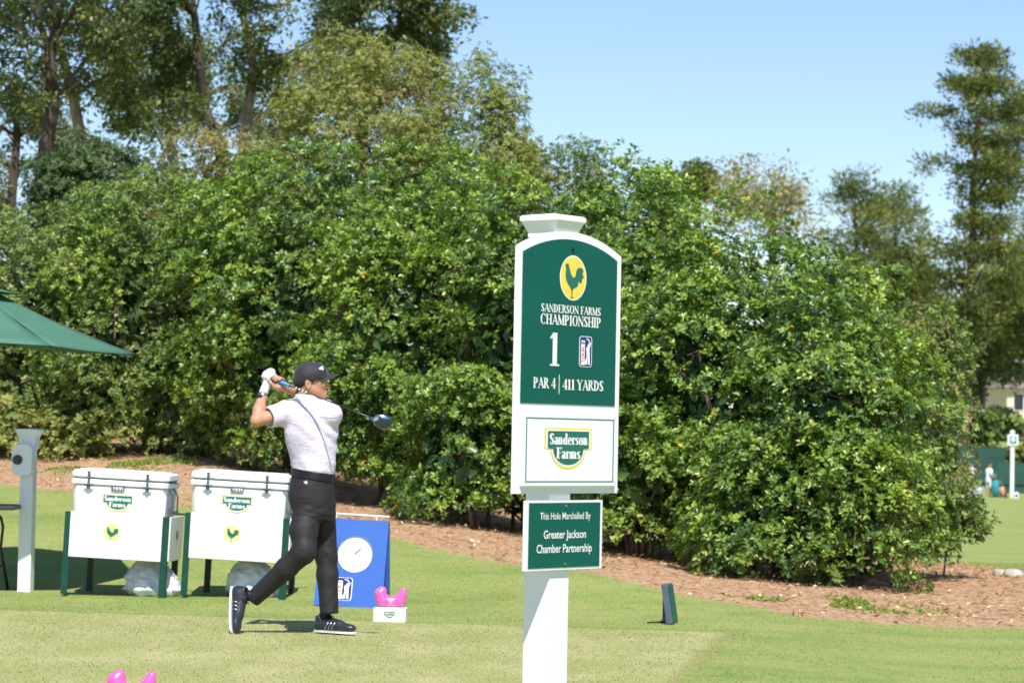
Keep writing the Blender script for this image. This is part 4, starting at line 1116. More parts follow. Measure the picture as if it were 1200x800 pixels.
# ------------------------------------------------------------------ umbrella
def build_umbrella():
    Y = 22.0; px = -62
    g = ground_at(px, Y)
    zt = .085 + CAM_Z + 91 / FPX * Y; za = .02 + CAM_Z + (hor(px) - 329) / FPX * Y
    r = empty('market_umbrella', (g[0], g[1], g[2]), R(-6), 'large green canvas umbrella with a vented top, reaching in from the left', 'umbrella', rot=(0, R(3.5), R(-6)))
    rad = 205 / FPX * Y; n = 8
    z1, z0 = zt - g[2], za - g[2]
    def panel(k, ra, rb, za_, zb_, nm, sag):
        V = []; F = []; m = 8
        for i in range(m + 1):
            f = i / m
            for j in range(m + 1):
                a = 2 * math.pi * (k + j / m) / n
                e = math.cos(math.pi / n) / math.cos(2 * math.pi * (j / m) / n - math.pi / n)
                rr = (ra + (rb - ra) * f) * e
                zz_ = za_ + (zb_ - za_) * f - sag * math.sin(math.pi * j / m) * f - .03 * math.sin(math.pi * f)
                V.append((rr * math.cos(a), rr * math.sin(a), zz_))
        for i in range(m):
            for j in range(m):
                q = i * (m + 1) + j; F.append((q, q + m + 1, q + m + 2, q + 1))
        o = raw_mesh(nm, np.array(V), np.array(F), MATS['umbrella'], r, smooth=True)
        md = o.modifiers.new('thickness', 'SOLIDIFY'); md.thickness = .004
        return o
    for k in range(n): panel(k, .16, rad, z0 - .06, z1, 'canopy_panel', .012)
    for k in range(n): panel(k, .015, .43, z0 + .03, z0 - .080, 'vent_panel', .006)
    for k in range(n):
        a = 2 * math.pi * k / n
        MB().tube([(.05 * math.cos(a), .05 * math.sin(a), z0 - .08), (rad * .99 * math.cos(a), rad * .99 * math.sin(a), z1 - .012)], .008, 6).build('rib', MATS['dark_metal'], r)
    MB().tube([(0, 0, -.0), (0, 0, z0 + .06)], .022, 12).build('pole', MATS['stand_green'], r, smooth=True)
    MB().tube([(0, 0, z0 + .06), (0, 0, z0 + .10), (0, 0, z0 + .13)], [.03, .035, .01], 10).build('finial', MATS['stand_green'], r, smooth=True)
    MB().tube([(0, 0, 0), (0, 0, .06), (0, 0, .10), (0, 0, .2)], [.25, .23, .05, .03], 20).build('base', MATS['stand_black'], r)
build_umbrella()

# ------------------------------------------------------------------ blue clock board
def build_clock():
    Y = 20.75; g = ground_at(410, Y)
    r = empty('clock_board', g, R(-10), 'blue folding board with a round white clock face, behind the golfer\'s front leg', 'board', rot=(0, R(2.2), R(-10)))
    h = .66; wb, wt = .266, .258; t = .012; lean = .11
    def pane(y0, y1, nm, mats, sgn):
        vs = [(-wb, y0, 0), (wb, y0, 0), (wt, y1, h), (-wt, y1, h), (-wb, y0 + t, 0), (wb, y0 + t, 0), (wt, y1 + t, h), (-wt, y1 + t, h)]
        fs = [(0, 1, 2, 3), (7, 6, 5, 4), (1, 5, 6, 2), (4, 0, 3, 7), (3, 2, 6, 7), (4, 5, 1, 0)]
        mb = MB(); mb.add(vs, fs[:2], 0); mb.add(vs, fs[2:], 1)
        return mb.build(nm, mats, r)
    fr = pane(0, lean, 'front_panel', [MATS['blue_board'], MATS['blue_edge']], 1)
    pane(.27, lean + .02, 'rear_panel', [MATS['blue_board'], MATS['blue_edge']], -1)
    # print and clock lie in the leaning plane: an own tilted frame
    til = math.atan2(lean, h)
    def lean_it(objs):
        for o in objs:
            o.rotation_euler = (-til, 0, 0)
    before = set(bpy.data.objects)
    cz = .405
    MB().sheet(ellipse(.022, cz, .140, .140), -.0015).build('clock_rim', MATS['steel'], fr)
    MB().sheet(ellipse(.018, cz - .008, .133, .132), -.003).build('clock_face', MATS['print_white'], fr)
    a = R(42); q = [(0.0, -.006), (.07, -.0035), (.07, .0035), (0.0, .006)]
    MB().sheet([(.015 + x * math.cos(a) - z * math.sin(a), cz + .0 + x * math.sin(a) + z * math.cos(a)) for x, z in q], -.0045).build('clock_hand', MATS['rubber'], fr)
    tour_badge(-.045, .135, .135, .175, -.0015, fr)
    for o in set(bpy.data.objects) - before:
        if o.name.startswith('badge_lettering') and o.rotation_euler[1] != 0:
            o.matrix_local = Matrix.Rotation(-til, 4, 'X') @ o.matrix_basis
        else: o.rotation_euler = (-til, 0, 0)
    mb = MB(); mb.tube([(-wt - .02, lean + .01, h + .035), (wt - .0, lean + .01, h + .035)], .0075, 8)
    mb.tube([(wt - .10, lean + .01, h - .01), (wt - .10, lean + .01, h + .035)], .006, 6).tube([(-wt + .10, lean + .01, h - .01), (-wt + .10, lean + .01, h + .035)], .006, 6)
    mb.build('carry_bar', MATS['white_vinyl'], r, smooth=True)
build_clock()
# ------------------------------------------------------------------ sculpting by distance fields
class Field:
    def __init__(self, lo, hi, h):
        self.lo = np.array(lo, float); self.h = h
        self.n = np.ceil((np.array(hi) - self.lo) / h).astype(int) + 1
        self.F = np.full(self.n, 1.0, dtype=np.float32)
    def sub(self, lo, hi):
        a = np.clip(np.floor((np.array(lo) - self.lo) / self.h).astype(int), 0, self.n)
        b = np.clip(np.ceil((np.array(hi) - self.lo) / self.h).astype(int) + 1, 0, self.n)
        if np.any(b - a < 1): return None, None
        ax = [self.lo[i] + self.h * np.arange(a[i], b[i]) for i in range(3)]
        G = np.stack(np.meshgrid(*ax, indexing='ij'), -1)
        return tuple(slice(a[i], b[i]) for i in range(3)), G
    def put(self, sl, d, k):
        f = self.F[sl]; d = d.astype(np.float32)
        if k <= 0: self.F[sl] = np.minimum(f, d)
        else:
            hh = np.maximum(k - np.abs(f - d), 0) / k
            self.F[sl] = np.minimum(f, d) - hh * hh * k * .25
    def cap(self, p0, p1, r0, r1=None, k=.02):
        r1 = r0 if r1 is None else r1
        p0 = np.array(p0, float); p1 = np.array(p1, float); m = max(r0, r1) + k + self.h * 2
        sl, G = self.sub(np.minimum(p0, p1) - m, np.maximum(p0, p1) + m)
        if sl is None: return self
        v = p1 - p0; t = np.clip(((G - p0) @ v) / (v @ v + 1e-12), 0, 1)
        d = np.linalg.norm(G - p0 - t[..., None] * v, axis=-1) - (r0 + (r1 - r0) * t)
        self.put(sl, d, k); return self
    def chain(self, pts, rs, k=.02):
        for (a, b, r, s) in zip(pts, pts[1:], rs, rs[1:]): self.cap(a, b, r, s, k)
        return self
    def ell(self, c, rad, k=.02, B=None):
        c = np.array(c, float); rad = np.array(rad, float); m = rad.max() + k + self.h * 2
        sl, G = self.sub(c - m, c + m)
        if sl is None: return self
        q = G - c
        if B is not None: q = q @ np.array(B, float).T     # rows of B: local axes
        d = (np.linalg.norm(q / rad, axis=-1) - 1) * rad.min()
        self.put(sl, d, k); return self
    def loft(self, tab, k=.02, grow=0.0, zlo=None, zhi=None, tilt=0.0, x0=0.0):
        """tab rows: z, cx, cy, a, b, theta(deg)"""
        T = np.array(sorted(tab)); z0 = T[0, 0] if zlo is None else zlo; z1 = T[-1, 0] if zhi is None else zhi
        ra = T[:, 3:5].max() + grow + .03
        lo = [T[:, 1].min() - ra, T[:, 2].min() - ra, z0 - k - .03]; hi = [T[:, 1].max() + ra, T[:, 2].max() + ra, z1 + k + .03]
        sl, G = self.sub(lo, hi)
        z = G[..., 2] + tilt * (G[..., 0] - x0)
        f = lambda i: np.interp(z, T[:, 0], T[:, i])
        th = np.radians(f(5)); a = f(3) + grow; b = f(4) + grow
        dx = G[..., 0] - f(1); dy = G[..., 1] - f(2)
        u = dx * np.cos(th) + dy * np.sin(th); v = -dx * np.sin(th) + dy * np.cos(th)
        d = ((np.abs(u / a) ** 2.3 + np.abs(v / b) ** 2.3) ** (1 / 2.3) - 1) * np.minimum(a, b)
        d = np.maximum(d, np.maximum(z0 - z, z - z1))
        self.put(sl, d, k); return self
    def cut(self, p, nrm):
        """remove the side the normal points to"""
        nrm = np.array(nrm, float); nrm /= np.linalg.norm(nrm)
        ax = [self.lo[i] + self.h * np.arange(self.n[i]) for i in range(3)]
        d = (ax[0] - p[0])[:, None, None] * nrm[0] + (ax[1] - p[1])[None, :, None] * nrm[1] + (ax[2] - p[2])[None, None, :] * nrm[2]
        self.F = np.maximum(self.F, d.astype(np.float32)); return self
    def carve(self, other, k=0):
        self.F = np.maximum(self.F, -other); return self
    def mesh(self, name, mat, parent=None, disp=None, smooth_it=0):
        F = self.F; n = self.n; F = np.pad(F, 1, constant_values=1.0); n = np.array(F.shape); lo = self.lo - self.h
        I = F < 0
        corners = [(i, j, k) for i in (0, 1) for j in (0, 1) for k in (0, 1)]
        S = sum(I[c[0]:n[0] - 1 + c[0], c[1]:n[1] - 1 + c[1], c[2]:n[2] - 1 + c[2]].astype(np.int8) for c in corners)
        act = np.argwhere((S > 0) & (S < 8))
        vi = np.full(n - 1, -1, dtype=np.int64); vi[act[:, 0], act[:, 1], act[:, 2]] = np.arange(len(act))
        val = {c: F[act[:, 0] + c[0], act[:, 1] + c[1], act[:, 2] + c[2]] for c in corners}
        pos = np.zeros((len(act), 3)); cnt = np.zeros(len(act))
        for c in corners:
            for ax_ in range(3):
                if c[ax_] == 0:
                    d = list(c); d[ax_] = 1; d = tuple(d)
                    a, b = val[c], val[d]; mk = (a < 0) != (b < 0)
                    t = np.where(mk, a / (a - b + 1e-12), 0)
                    p = np.tile(np.array(c, float), (len(act), 1)); p[:, ax_] += t
                    pos[mk] += p[mk]; cnt += mk
        V = (act + pos / np.maximum(cnt, 1)[:, None]) * self.h + lo
        Fs = []
        for ax_ in range(3):
            b_, c_ = (ax_ + 1) % 3, (ax_ + 2) % 3
            s0 = [slice(1, n[i] - 1) for i in range(3)]; s1 = list(s0); s0[ax_] = slice(0, n[ax_] - 1); s1[ax_] = slice(1, n[ax_])
            a, b = I[tuple(s0)], I[tuple(s1)]
            off = np.array([1, 1, 1]); off[ax_] = 0
            e = np.argwhere(a != b) + off; flip = (a & ~b)[a != b]
            def cell(db, dc):
                q = e.copy(); q[:, b_] -= db; q[:, c_] -= dc; return vi[q[:, 0], q[:, 1], q[:, 2]]
            quad = np.stack([cell(1, 1), cell(0, 1), cell(0, 0), cell(1, 0)], 1)
            quad[~flip] = quad[~flip][:, ::-1]
            Fs.append(quad)
        Fc = np.concatenate(Fs); Fc = Fc[(Fc >= 0).all(1)]
        if smooth_it:
            E = np.concatenate([Fc[:, [0, 1]], Fc[:, [1, 2]], Fc[:, [2, 3]], Fc[:, [3, 0]]])
            for _ in range(smooth_it):
                A = np.zeros_like(V); c = np.zeros(len(V))
                np.add.at(A, E[:, 0], V[E[:, 1]]); np.add.at(c, E[:, 0], 1)
                V = V * .5 + .5 * A / np.maximum(c, 1)[:, None]
        if disp is not None:
            fn = np.cross(V[Fc[:, 2]] - V[Fc[:, 0]], V[Fc[:, 3]] - V[Fc[:, 1]])
            N = np.zeros_like(V)
            for q in range(4): np.add.at(N, Fc[:, q], fn)
            N = unit(N); V = V + N * disp(V)[:, None]
        return raw_mesh(name, V, Fc, mat, parent, smooth=True)

# ------------------------------------------------------------------ materials for people
def skin_mat(name, col):
    m, n, l, b = new_mat(name)
    v = coords(n, l)
    f = noise(n, l, 30, 4, vec=v)
    l.new(ramp(n, l, f, [(.3, tuple(c * .85 for c in col)), (.7, tuple(min(1, c * 1.1) for c in col))]), b.inputs['Base Color'])
    b.inputs['Roughness'].default_value = .5; b.inputs['Subsurface Weight'].default_value = .08
    b.inputs['Subsurface Radius'].default_value = (.012, .005, .003)
    return m
SKIN = skin_mat('skin', (.50, .245, .150))
def cloth_mat(name, col, col2, scale, rough=.8, bs=.35, sheen=.2):
    m, n, l, b = new_mat(name)
    v = coords(n, l)
    f = noise(n, l, scale, 5, .6, vec=v)
    l.new(ramp(n, l, f, [(.35, col), (.65, col2)]), b.inputs['Base Color'])
    b.inputs['Roughness'].default_value = rough
    b.inputs['Sheen Weight'].default_value = sheen
    x = n.new('ShaderNodeTexNoise'); x.inputs['Scale'].default_value = 9; x.inputs['Detail'].default_value = 3; x.inputs['Distortion'].default_value = 1.2
    mp = n.new('ShaderNodeMapping'); mp.inputs['Rotation'].default_value = (0, R(35), 0); mp.inputs['Scale'].default_value = (.6, 1, 2.2)
    l.new(v, mp.inputs[0]); l.new(mp.outputs[0], x.inputs['Vector'])
    bump(n, l, x.outputs[0], bs, .03, b)
    return m
SHIRT = cloth_mat('shirt_cloth', (.56, .50, .64), (.68, .62, .75), 120, .85, .25, .0)
TROUS = cloth_mat('trouser_cloth', (.0095, .007, .010), (.014, .0105, .014), 150, .7, .25, .0)
CAPM = cloth_mat('cap_cloth', (.007, .0075, .013), (.012, .0125, .020), 200, .7, .1)
LEATHER = plain('leather_black', (.010, .010, .012), .5, var=.2, spec=.3)
SHOE = plain('shoe_black', (.022, .024, .032), .35, var=.2, bmp=.1)
SOLEW = plain('sole_white', (.75, .76, .78), .4)
GLOVE = plain('glove_white', (.78, .78, .80), .6, bmp=.3, bscale=60)
HAIR = plain('hair_dark', (.03, .018, .012), .7, var=.4, scale=80)
GRIPM = plain('grip_blue', (.03, .25, .62), .5)
SHAFT = plain('shaft_black', (.02, .022, .03), .25, coat=.5)
CROWN = plain('club_crown', (.03, .05, .10), .15, metal=.5, coat=.6)
SILV = plain('club_silver', (.62, .66, .72), .22, metal=1)

# ------------------------------------------------------------------ the golfer
GY = 17.8
LENSM = MATS["lens"]
def gp(px, py, dz=0.0): return W(px, py, GY + dz)
def surface_pt(o, px, py, rad=2.5):
    V = np.zeros(len(o.data.vertices) * 3); o.data.vertices.foreach_get('co', V); V = V.reshape(-1, 3)
    X, Y = project(V); k = np.hypot(X - px, Y - py) < rad
    V = V[k]; return V[np.argmin(V[:, 1])]

def hand(Fd, c, g, back, wrist, k=.006, s=1.0, thumb=1):
    """fist around an axis g through c: palm on the back side, four bent fingers, thumb along the grip"""
    g = np.array(g) / np.linalg.norm(g); back = np.array(back, float); back -= g * (back @ g); back /= np.linalg.norm(back)
    side = np.cross(g, back)
    Fd.ell(c + back * .030 * s, (.046 * s, .040 * s, .020 * s), k, B=[g, side, back])
    Fd.cap(c + back * .030 * s - side * .020, wrist, .024 * s, .027 * s, .015)
    for i, (ln, rr) in enumerate(((.9, .0092), (1.0, .0100), (.97, .0098), (.82, .0085))):
        o = c + g * (i - 1.5) * .0205 * s
        R0 = .0255 * s
        pts = [o + back * .026 + side * .030]
        for a in (20, 75, 130, 175):
            a_ = R(a * ln)
            pts.append(o + R0 * (side * math.cos(a_ - R(20)) - back * math.sin(a_ - R(20))))
        Fd.chain(pts, [rr * 1.15, rr * 1.1, rr * 1.03, rr * .98, rr * .85], k * .5)
    t0 = c + back * .026 - side * .024 - g * .02
    Fd.chain([t0, t0 + g * .035 * thumb - side * .006 - back * .02, t0 + g * .062 * thumb + side * .010 - back * .026], [.0125, .0115, .0095], k)

def shoe(parent, org, fwd, up, name='shoe'):
    fwd = np.array(fwd, float); fwd /= np.linalg.norm(fwd); up = np.array(up, float); up -= fwd * (up @ fwd); up /= np.linalg.norm(up)
    side = np.cross(up, fwd)
    Fd = Field((-.07, -.07, -.01), (.30, .07, .14), .0045)
    Fd.ell((.205, .004, .034), (.070, .043, .030), .02).cap((.01, 0, .045), (.16, .003, .040), .037, .037, .02)
    Fd.ell((.002, 0, .044), (.046, .034, .046), .02).cap((.02, 0, .06), (.005, 0, .092), .040, .037, .02).cap((.06, 0, .075), (.14, 0, .052), .030, .030, .025)
    Fd.cut((0, 0, .014), (0, 0, -1))
    col = Field((-.07, -.07, -.01), (.30, .07, .14), .0045); col.cap((.01, 0, .085), (-.004, 0, .16), .030, .034, 0); Fd.carve(col.F)
    m = fwd, side, up
    Mx = Matrix(((fwd[0], side[0], up[0], org[0]), (fwd[1], side[1], up[1], org[1]), (fwd[2], side[2], up[2], org[2]), (0, 0, 0, 1)))
    def place(o):
        V = np.zeros(len(o.data.vertices) * 3); o.data.vertices.foreach_get('co', V); V = V.reshape(-1, 3)
        V = org + V[:, :1] * fwd + V[:, 1:2] * side + V[:, 2:3] * up
        o.data.vertices.foreach_set('co', V.ravel().astype(np.float32)); o.data.update(); return o
    sh = place(Fd.mesh(name, SHOE, parent, smooth_it=1))
    # sole outline
    pts = []
    for k in range(28):
        a = 2 * math.pi * k / 28
        x = .115 + .162 * math.cos(a); w = (.046 if x > .12 else .037) * abs(math.sin(a)) ** .7 * (1 if math.sin(a) > 0 else -1)
        pts.append((x, w))
    place(MB().poly_prism(pts, -.001, .0115).build('sole', SOLEW, sh, angle=40))
    mb = MB()
    for k in range(4):
        x = .075 + k * .026; z = .104 - k * .0125
        mb.tube([(x, -.030, z - .016), (x + .003, -.012, z - .001), (x + .003, .012, z - .001), (x, .030, z - .016)], .0032, 5)
    mb.tube([(.07, .0, .106), (.075, -.026, .108), (.055, -.044, .086)], .0025, 5).tube([(.07, .0, .106), (.08, .026, .108), (.06, .044, .086)], .0025, 5)
    place(mb.build('laces', LEATHER, sh, smooth=True))
    for sg in (-1, 1):
        mb = MB()
        for k in range(3):
            x = .075 + k * .026
            mb.tube([(x - .012, sg * .0415, .018), (x - .002, sg * .0405, .042), (x + .012, sg * .0325, .068)], .0040, 5)
        place(mb.build('stripes', MATS['steel'], sh, smooth=True))
    return sh

def build_golfer():
    root = empty('person', (gp(340, 742)[0], GY, 0), 0, 'golfer in black cap, pale lilac polo and charcoal trousers, holding his finish', 'person')
    # everything below is modelled in world space, so the parts undo the root's offset
    off = Vector(root.location)
    made = []
    torso_px = [  # py, cx, a, b, theta
        (462, 358, .062, .060, 0), (469, 360, .085, .070, -20), (475, 363, .150, .095, -28), (484, 365, .182, .112, -30), (495, 365, .190, .122, -31), (508, 364.5, .190, .126, -33),
        (525, 365.5, .176, .124, -38), (540, 367, .168, .120, -50), (552, 367, .163, .122, -58), (562, 366.5, .168, .130, -66), (572, 366, .173, .145, -74), (584, 366, .176, .150, -80), (598, 367, .168, .140, -80), (606, 368, .15, .12, -80)]
    tab = []
    for py, cx, a, b, th in torso_px:
        p = gp(cx, py); tab.append((p[2], p[0], p[1], a, b, th))
    z = lambda py: gp(366, py)[2]
    tshirt = [t for t in tab if t[0] > z(560)]
    twaist = [t for t in tab if t[0] < z(545)]
    LS, RS = gp(338, 483, .07), gp(387, 485, -.08)
    LE, LW = gp(300.5, 493, -.06), gp(308.5, 461, .09)
    RE, RW = gp(374, 471, .21), gp(338, 455, .13)
    G0 = gp(311, 440.5, .15); G1 = gp(440, 491.5, -.70); gd = (G1 - G0) / np.linalg.norm(G1 - G0)
    HL = G0 + gd * .055; HR = G0 + gd * .145
    # ---- body: torso core, neck, arms, right hand (one field) and legs inside the trousers
    Fb = Field(gp(285, 620, -.35), gp(410, 425, .40), .007)
    Fb.loft([t for t in tab], .01, grow=-.02)
    Fb.cap(gp(357, 476, .0), gp(361, 455, 0), .060, .056, .02)
    Fb.chain([LS, LE], [.052, .038], .02)
    mid = LE + (LW - LE) * .4
    Fb.chain([LE, mid, LW], [.038, .040, .027], .015)
    Fb.chain([RS, RE], [.050, .043], .02); Fb.chain([RE, RE + (RW - RE) * .4, RW], [.043, .042, .029], .015)
    hand(Fb, HR, gd, np.array([.35, .25, -.9]), RW, thumb=-1)
    Fb.cap(LW, HL, .025, .02, .01)
    body = Fb.mesh('body', SKIN, root, smooth_it=1); made.append(body)
    # ---- head (finer grid, neck stub runs into the body's neck)
    hc = gp(366, 446.5, 0); yaw = R(9)
    f = np.array([math.cos(yaw), math.sin(yaw), 0]); lft = np.array([-math.sin(yaw), math.cos(yaw), 0]); up = np.array([0, 0, 1.0])
    def hp(x, y, z_): return hc + f * x + lft * y + up * z_
    B = [f, lft, up]
    Fh = Field(hc - .19, hc + .17, .0042)
    Fh.ell(hp(-.012, 0, .030), (.100, .077, .092), .02, B).ell(hp(.030, 0, -.030), (.062, .060, .082), .03, B)
    for s_ in (-1, 1):
        Fh.cap(hp(-.012, s_ * .050, -.055), hp(.062, s_ * .014, -.092), .024, .020, .03)
        Fh.ell(hp(.055, s_ * .040, -.022), (.026, .020, .018), .02, B)
        Fh.ell(hp(-.032, s_ * .080, -.024), (.019, .009, .033), .008, B).ell(hp(-.040, s_ * .083, -.014), (.012, .008, .024), .008, B)
        Fh.ell(hp(.079, s_ * .030, .016), (.014, .022, .007), .012, B)
    Fh.ell(hp(.072, 0, -.096), (.022, .022, .017), .02, B)
    Fh.cap(hp(.086, 0, .004), hp(.108, 0, -.032), .010, .0135, .012).ell(hp(.098, 0, -.038), (.014, .017, .009), .008, B)
    Fh.ell(hp(.091, 0, -.060), (.011, .024, .0065), .006, B).ell(hp(.089, 0, -.073), (.011, .021, .007), .006, B)
    Fh.chain([hp(-.035, 0, -.04), gp(359, 463), gp(357, 474)], [.062, .056, .058], .02)
    sock = Field(hc - .19, hc + .17, .0042)
    for s_ in (-1, 1): sock.ell(hp(.090, s_ * .031, -.001), (.016, .016, .010), 0, B)
    sock.ell(hp(-.028, -.090, -.024), (.009, .007, .017), 0, B).ell(hp(.104, 0, -.0665), (.018, .022, .0018), 0, B)
    Fh.F = np.maximum(Fh.F, -sock.F)
    head = Fh.mesh('head', SKIN, body, smooth_it=1); made.append(head)
    for s_ in (-1, 1):
        e = Field(hp(.078, s_ * .031, 0) - .03, hp(.078, s_ * .031, 0) + .03, .003); e.ell(hp(.076, s_ * .031, -.001), (.011, .011, .010), 0, B)
        made.append(e.mesh('eye', SOLEW, head))
        e = Field(hp(.086, s_ * .031, 0) - .02, hp(.086, s_ * .031, 0) + .02, .002); e.ell(hp(.084, s_ * .031, -.001), (.0045, .0055, .0055), 0, B)
        made.append(e.mesh('iris', LENSM, head))
        e = Field(hp(.08, s_ * .03, .02) - .04, hp(.08, s_ * .03, .02) + .04, .0035); e.chain([hp(.090, s_ * .014, .0165), hp(.086, s_ * .034, .021), hp(.074, s_ * .052, .017)], [.004, .005, .003], .003)
        made.append(e.mesh('eyebrow', HAIR, head))
    # hair: a close shell over the back and sides below the cap
    Fr = Field(hc - .19, hc + .17, .005)
    Fr.ell(hp(-.018, 0, .022), (.100, .0795, .092), .0, B).cap(hp(-.065, 0, -.03), hp(-.055, 0, -.065), .050, .044, .02)
    Fr.cut(hp(.008, 0, 0), f + up * -.35).cut(hp(-.02, 0, -.03), -up * .8 + f * .75)
    ea = Field(hc - .19, hc + .17, .005)
    for s_ in (-1, 1): ea.ell(hp(-.028, s_ * .085, -.026), (.026, .028, .036), 0, B)
    Fr.F = np.maximum(Fr.F, -ea.F)
    made.append(Fr.mesh('hair', HAIR, head, smooth_it=1))
    # stubble on the jaw
    # ---- cap
    Fc = Field(hc - .20, hc + .18, .0045)
    Fc.ell(hp(-.014, 0, .034), (.110, .090, .091), 0, B).ell(hp(-.024, 0, .010), (.101, .085, .075), .02, B).ell(hp(.035, 0, .050), (.064, .070, .062), .03, B)
    Fc.cut(hp(.09, 0, .020), up * -1.0 + f * .22)
    capo = Fc.mesh('cap', CAPM, root, smooth_it=1); made.append(capo)
    V = []; Fq = []; m, nn = 8, 14
    for th_ in (0, -.004):
        for i in range(m + 1):
            t = i / m
            for j in range(nn + 1):
                s_ = -1 + 2 * j / nn
                x = .084 * math.sqrt(max(0, 1 - (.86 * s_) ** 2)) + t * .088 * (1 - abs(s_) ** 2.6 * .92)
                V.append(hp(x, .084 * s_ * (1 - .10 * t), .044 - .044 * s_ * s_ - .004 * t + .012 * t * (1 - abs(s_)) + th_))
    for L_i in (0, 1):
        o_ = L_i * (m + 1) * (nn + 1)
        for i in range(m):
            for j in range(nn):
                q = o_ + i * (nn + 1) + j; qd = (q, q + nn + 1, q + nn + 2, q + 1)
                Fq.append(qd if L_i else qd[::-1])
    o_ = (m + 1) * (nn + 1)
    for j in range(nn):
        q = m * (nn + 1) + j; Fq.append((q, q + 1, q + 1 + o_, q + o_))
    brim = raw_mesh('brim', np.array(V), np.array(Fq), CAPM, capo, smooth=True); made.append(brim)
    mb = MB()
    for k, hgt in enumerate((.012, .020, .028)):
        q = surface_pt(capo, 375.0 + k * 1.9, 430.5 + k * .5, 1.8) + np.array([0.004, -.006, .006])
        mb.add([q + np.array(v) for v in ((-.004, 0, -.010), (.005, 0, -.010), (-.001, 0, hgt - .010), (-.008, 0, hgt - .013))], [(0, 1, 2, 3)])
    made.append(mb.build('cap_logo', MATS['print_white'], capo))
    # ---- shirt
    Fs = Field(gp(285, 575, -.35), gp(410, 450, .40), .0065)
    Fs.loft(tshirt, .02)
    Fs.loft([t for t in tab if z(580) < t[0] < z(530)], .01, grow=-.003, zlo=z(558), zhi=z(538), tilt=.14, x0=gp(366, 555)[0])
    SE = LS + (LE - LS) * .62
    Fs.chain([gp(344, 484, .03), LS, SE], [.092, .080, .072], .03)
    Fs.ell(LS + np.array([.01, 0, .008]), (.075, .08, .062), .03)
    RSE = RS + (RE - RS) * .62
    Fs.chain([gp(378, 486, -.03), RS, RSE], [.088, .068, .060], .04)
    dl = unit(LE - LS); Fs_cut = SE
    ax = [Fs.lo[i] + Fs.h * np.arange(Fs.n[i]) for i in range(3)]
    GX = np.stack(np.meshgrid(*ax, indexing='ij'), -1)
    # open sleeve end: nothing of the shirt past the hem plane near the arm
    dcut = (GX - SE) @ dl
    near = np.linalg.norm(GX - (SE + dl * .05), axis=-1) < .16
    Fs.F = np.where(near, np.maximum(Fs.F, dcut), Fs.F)
    arm = np.linalg.norm(np.cross(GX - LS, dl), axis=-1) - .060
    Fs.F = np.where(near & (dcut > -.025), np.maximum(Fs.F, -arm), Fs.F)
    # collar
    cc = gp(359, 467.5)
    rr = np.hypot(GX[..., 0] - cc[0], (GX[..., 1] - cc[1])); zc = GX[..., 2] - cc[2]
    dcol = np.maximum(np.abs(rr - (.072 - zc * .25)) - .0065, np.abs(zc + .05 * (GX[..., 0] - cc[0])) - .026)
    Fs.put((slice(None),) * 3, dcol, .006)
    rng = np.random.default_rng(8)
    def folds(V):
        p = V - LS
        # pulls that run from the left armpit and shoulder to the right hip
        q = p[:, 0] * .55 + p[:, 2] * .83
        w = hash_noise(p[:, 0] * 1.0 + p[:, 2] * .9, p[:, 1], 7, 2) * 2.2
        a = np.sin(q * 62 + w * 3.2) * .5 + np.sin(q * 31 + w * 5) * .5
        low = np.clip((z(478) - V[:, 2]) / .15, 0, 1)
        amp = .0036 * low + .0008
        gather = np.sin(V[:, 0] * 95 + w * 4) * .0025 * np.clip((z(535) - V[:, 2]) / .08, 0, 1)
        return (a * amp + gather) * np.clip((V[:, 2] + .14 * (V[:, 0] - gp(366, 555)[0]) - z(551)) / .04, 0, 1)
    shirt = Fs.mesh('shirt', SHIRT, root, disp=folds, smooth_it=1); made.append(shirt)
    # ---- belt
    Fbelt = Field(gp(325, 580, -.3), gp(410, 535, .3), .005)
    Fbelt.loft(tab, 0, grow=.006, zlo=z(561.5), zhi=z(551.5), tilt=.14, x0=gp(366, 555)[0])
    belt = Fbelt.mesh('belt', LEATHER, root, smooth_it=1); made.append(belt)
    # ---- trousers
    Ft = Field(gp(262, 735, -.45), gp(412, 545, .30), .007)
    Ft.loft(twaist, .02, grow=.0, zhi=z(554), tilt=.14, x0=gp(366, 555)[0])
    Lh, Lk, La = gp(376, 592, .07), gp(382.5, 650, .05), gp(386, 719, .02)
    Rh, Rk, Ra = gp(361, 594, -.06), gp(356.5, 646, -.17), gp(296, 702, -.03)
    Ft.chain([Lh, Lk, Lk + (La - Lk) * .35, La], [.095, .070, .067, .061], .03)
    Ft.chain([Rh, gp(356, 622, -.12), Rk, Rk + (Ra - Rk) * .35, Ra], [.100, .088, .074, .068, .054], .03)
    Ft.ell(gp(357, 583, -.02), (.100, .13, .095), .03)
    ax = [Ft.lo[i] + Ft.h * np.arange(Ft.n[i]) for i in range(3)]
    GX = np.stack(np.meshgrid(*ax, indexing='ij'), -1)
    for A, Kk in ((Ra, Rk), (La, Lk)):
        dl = unit(A - Kk); dc = (GX - A) @ dl; near = np.linalg.norm(GX - A, axis=-1) < .14
        Ft.F = np.where(near, np.maximum(Ft.F, dc), Ft.F)
        arm = np.linalg.norm(np.cross(GX - A, dl), axis=-1) - .044
        Ft.F = np.where(near & (dc > -.03), np.maximum(Ft.F, -arm), Ft.F)
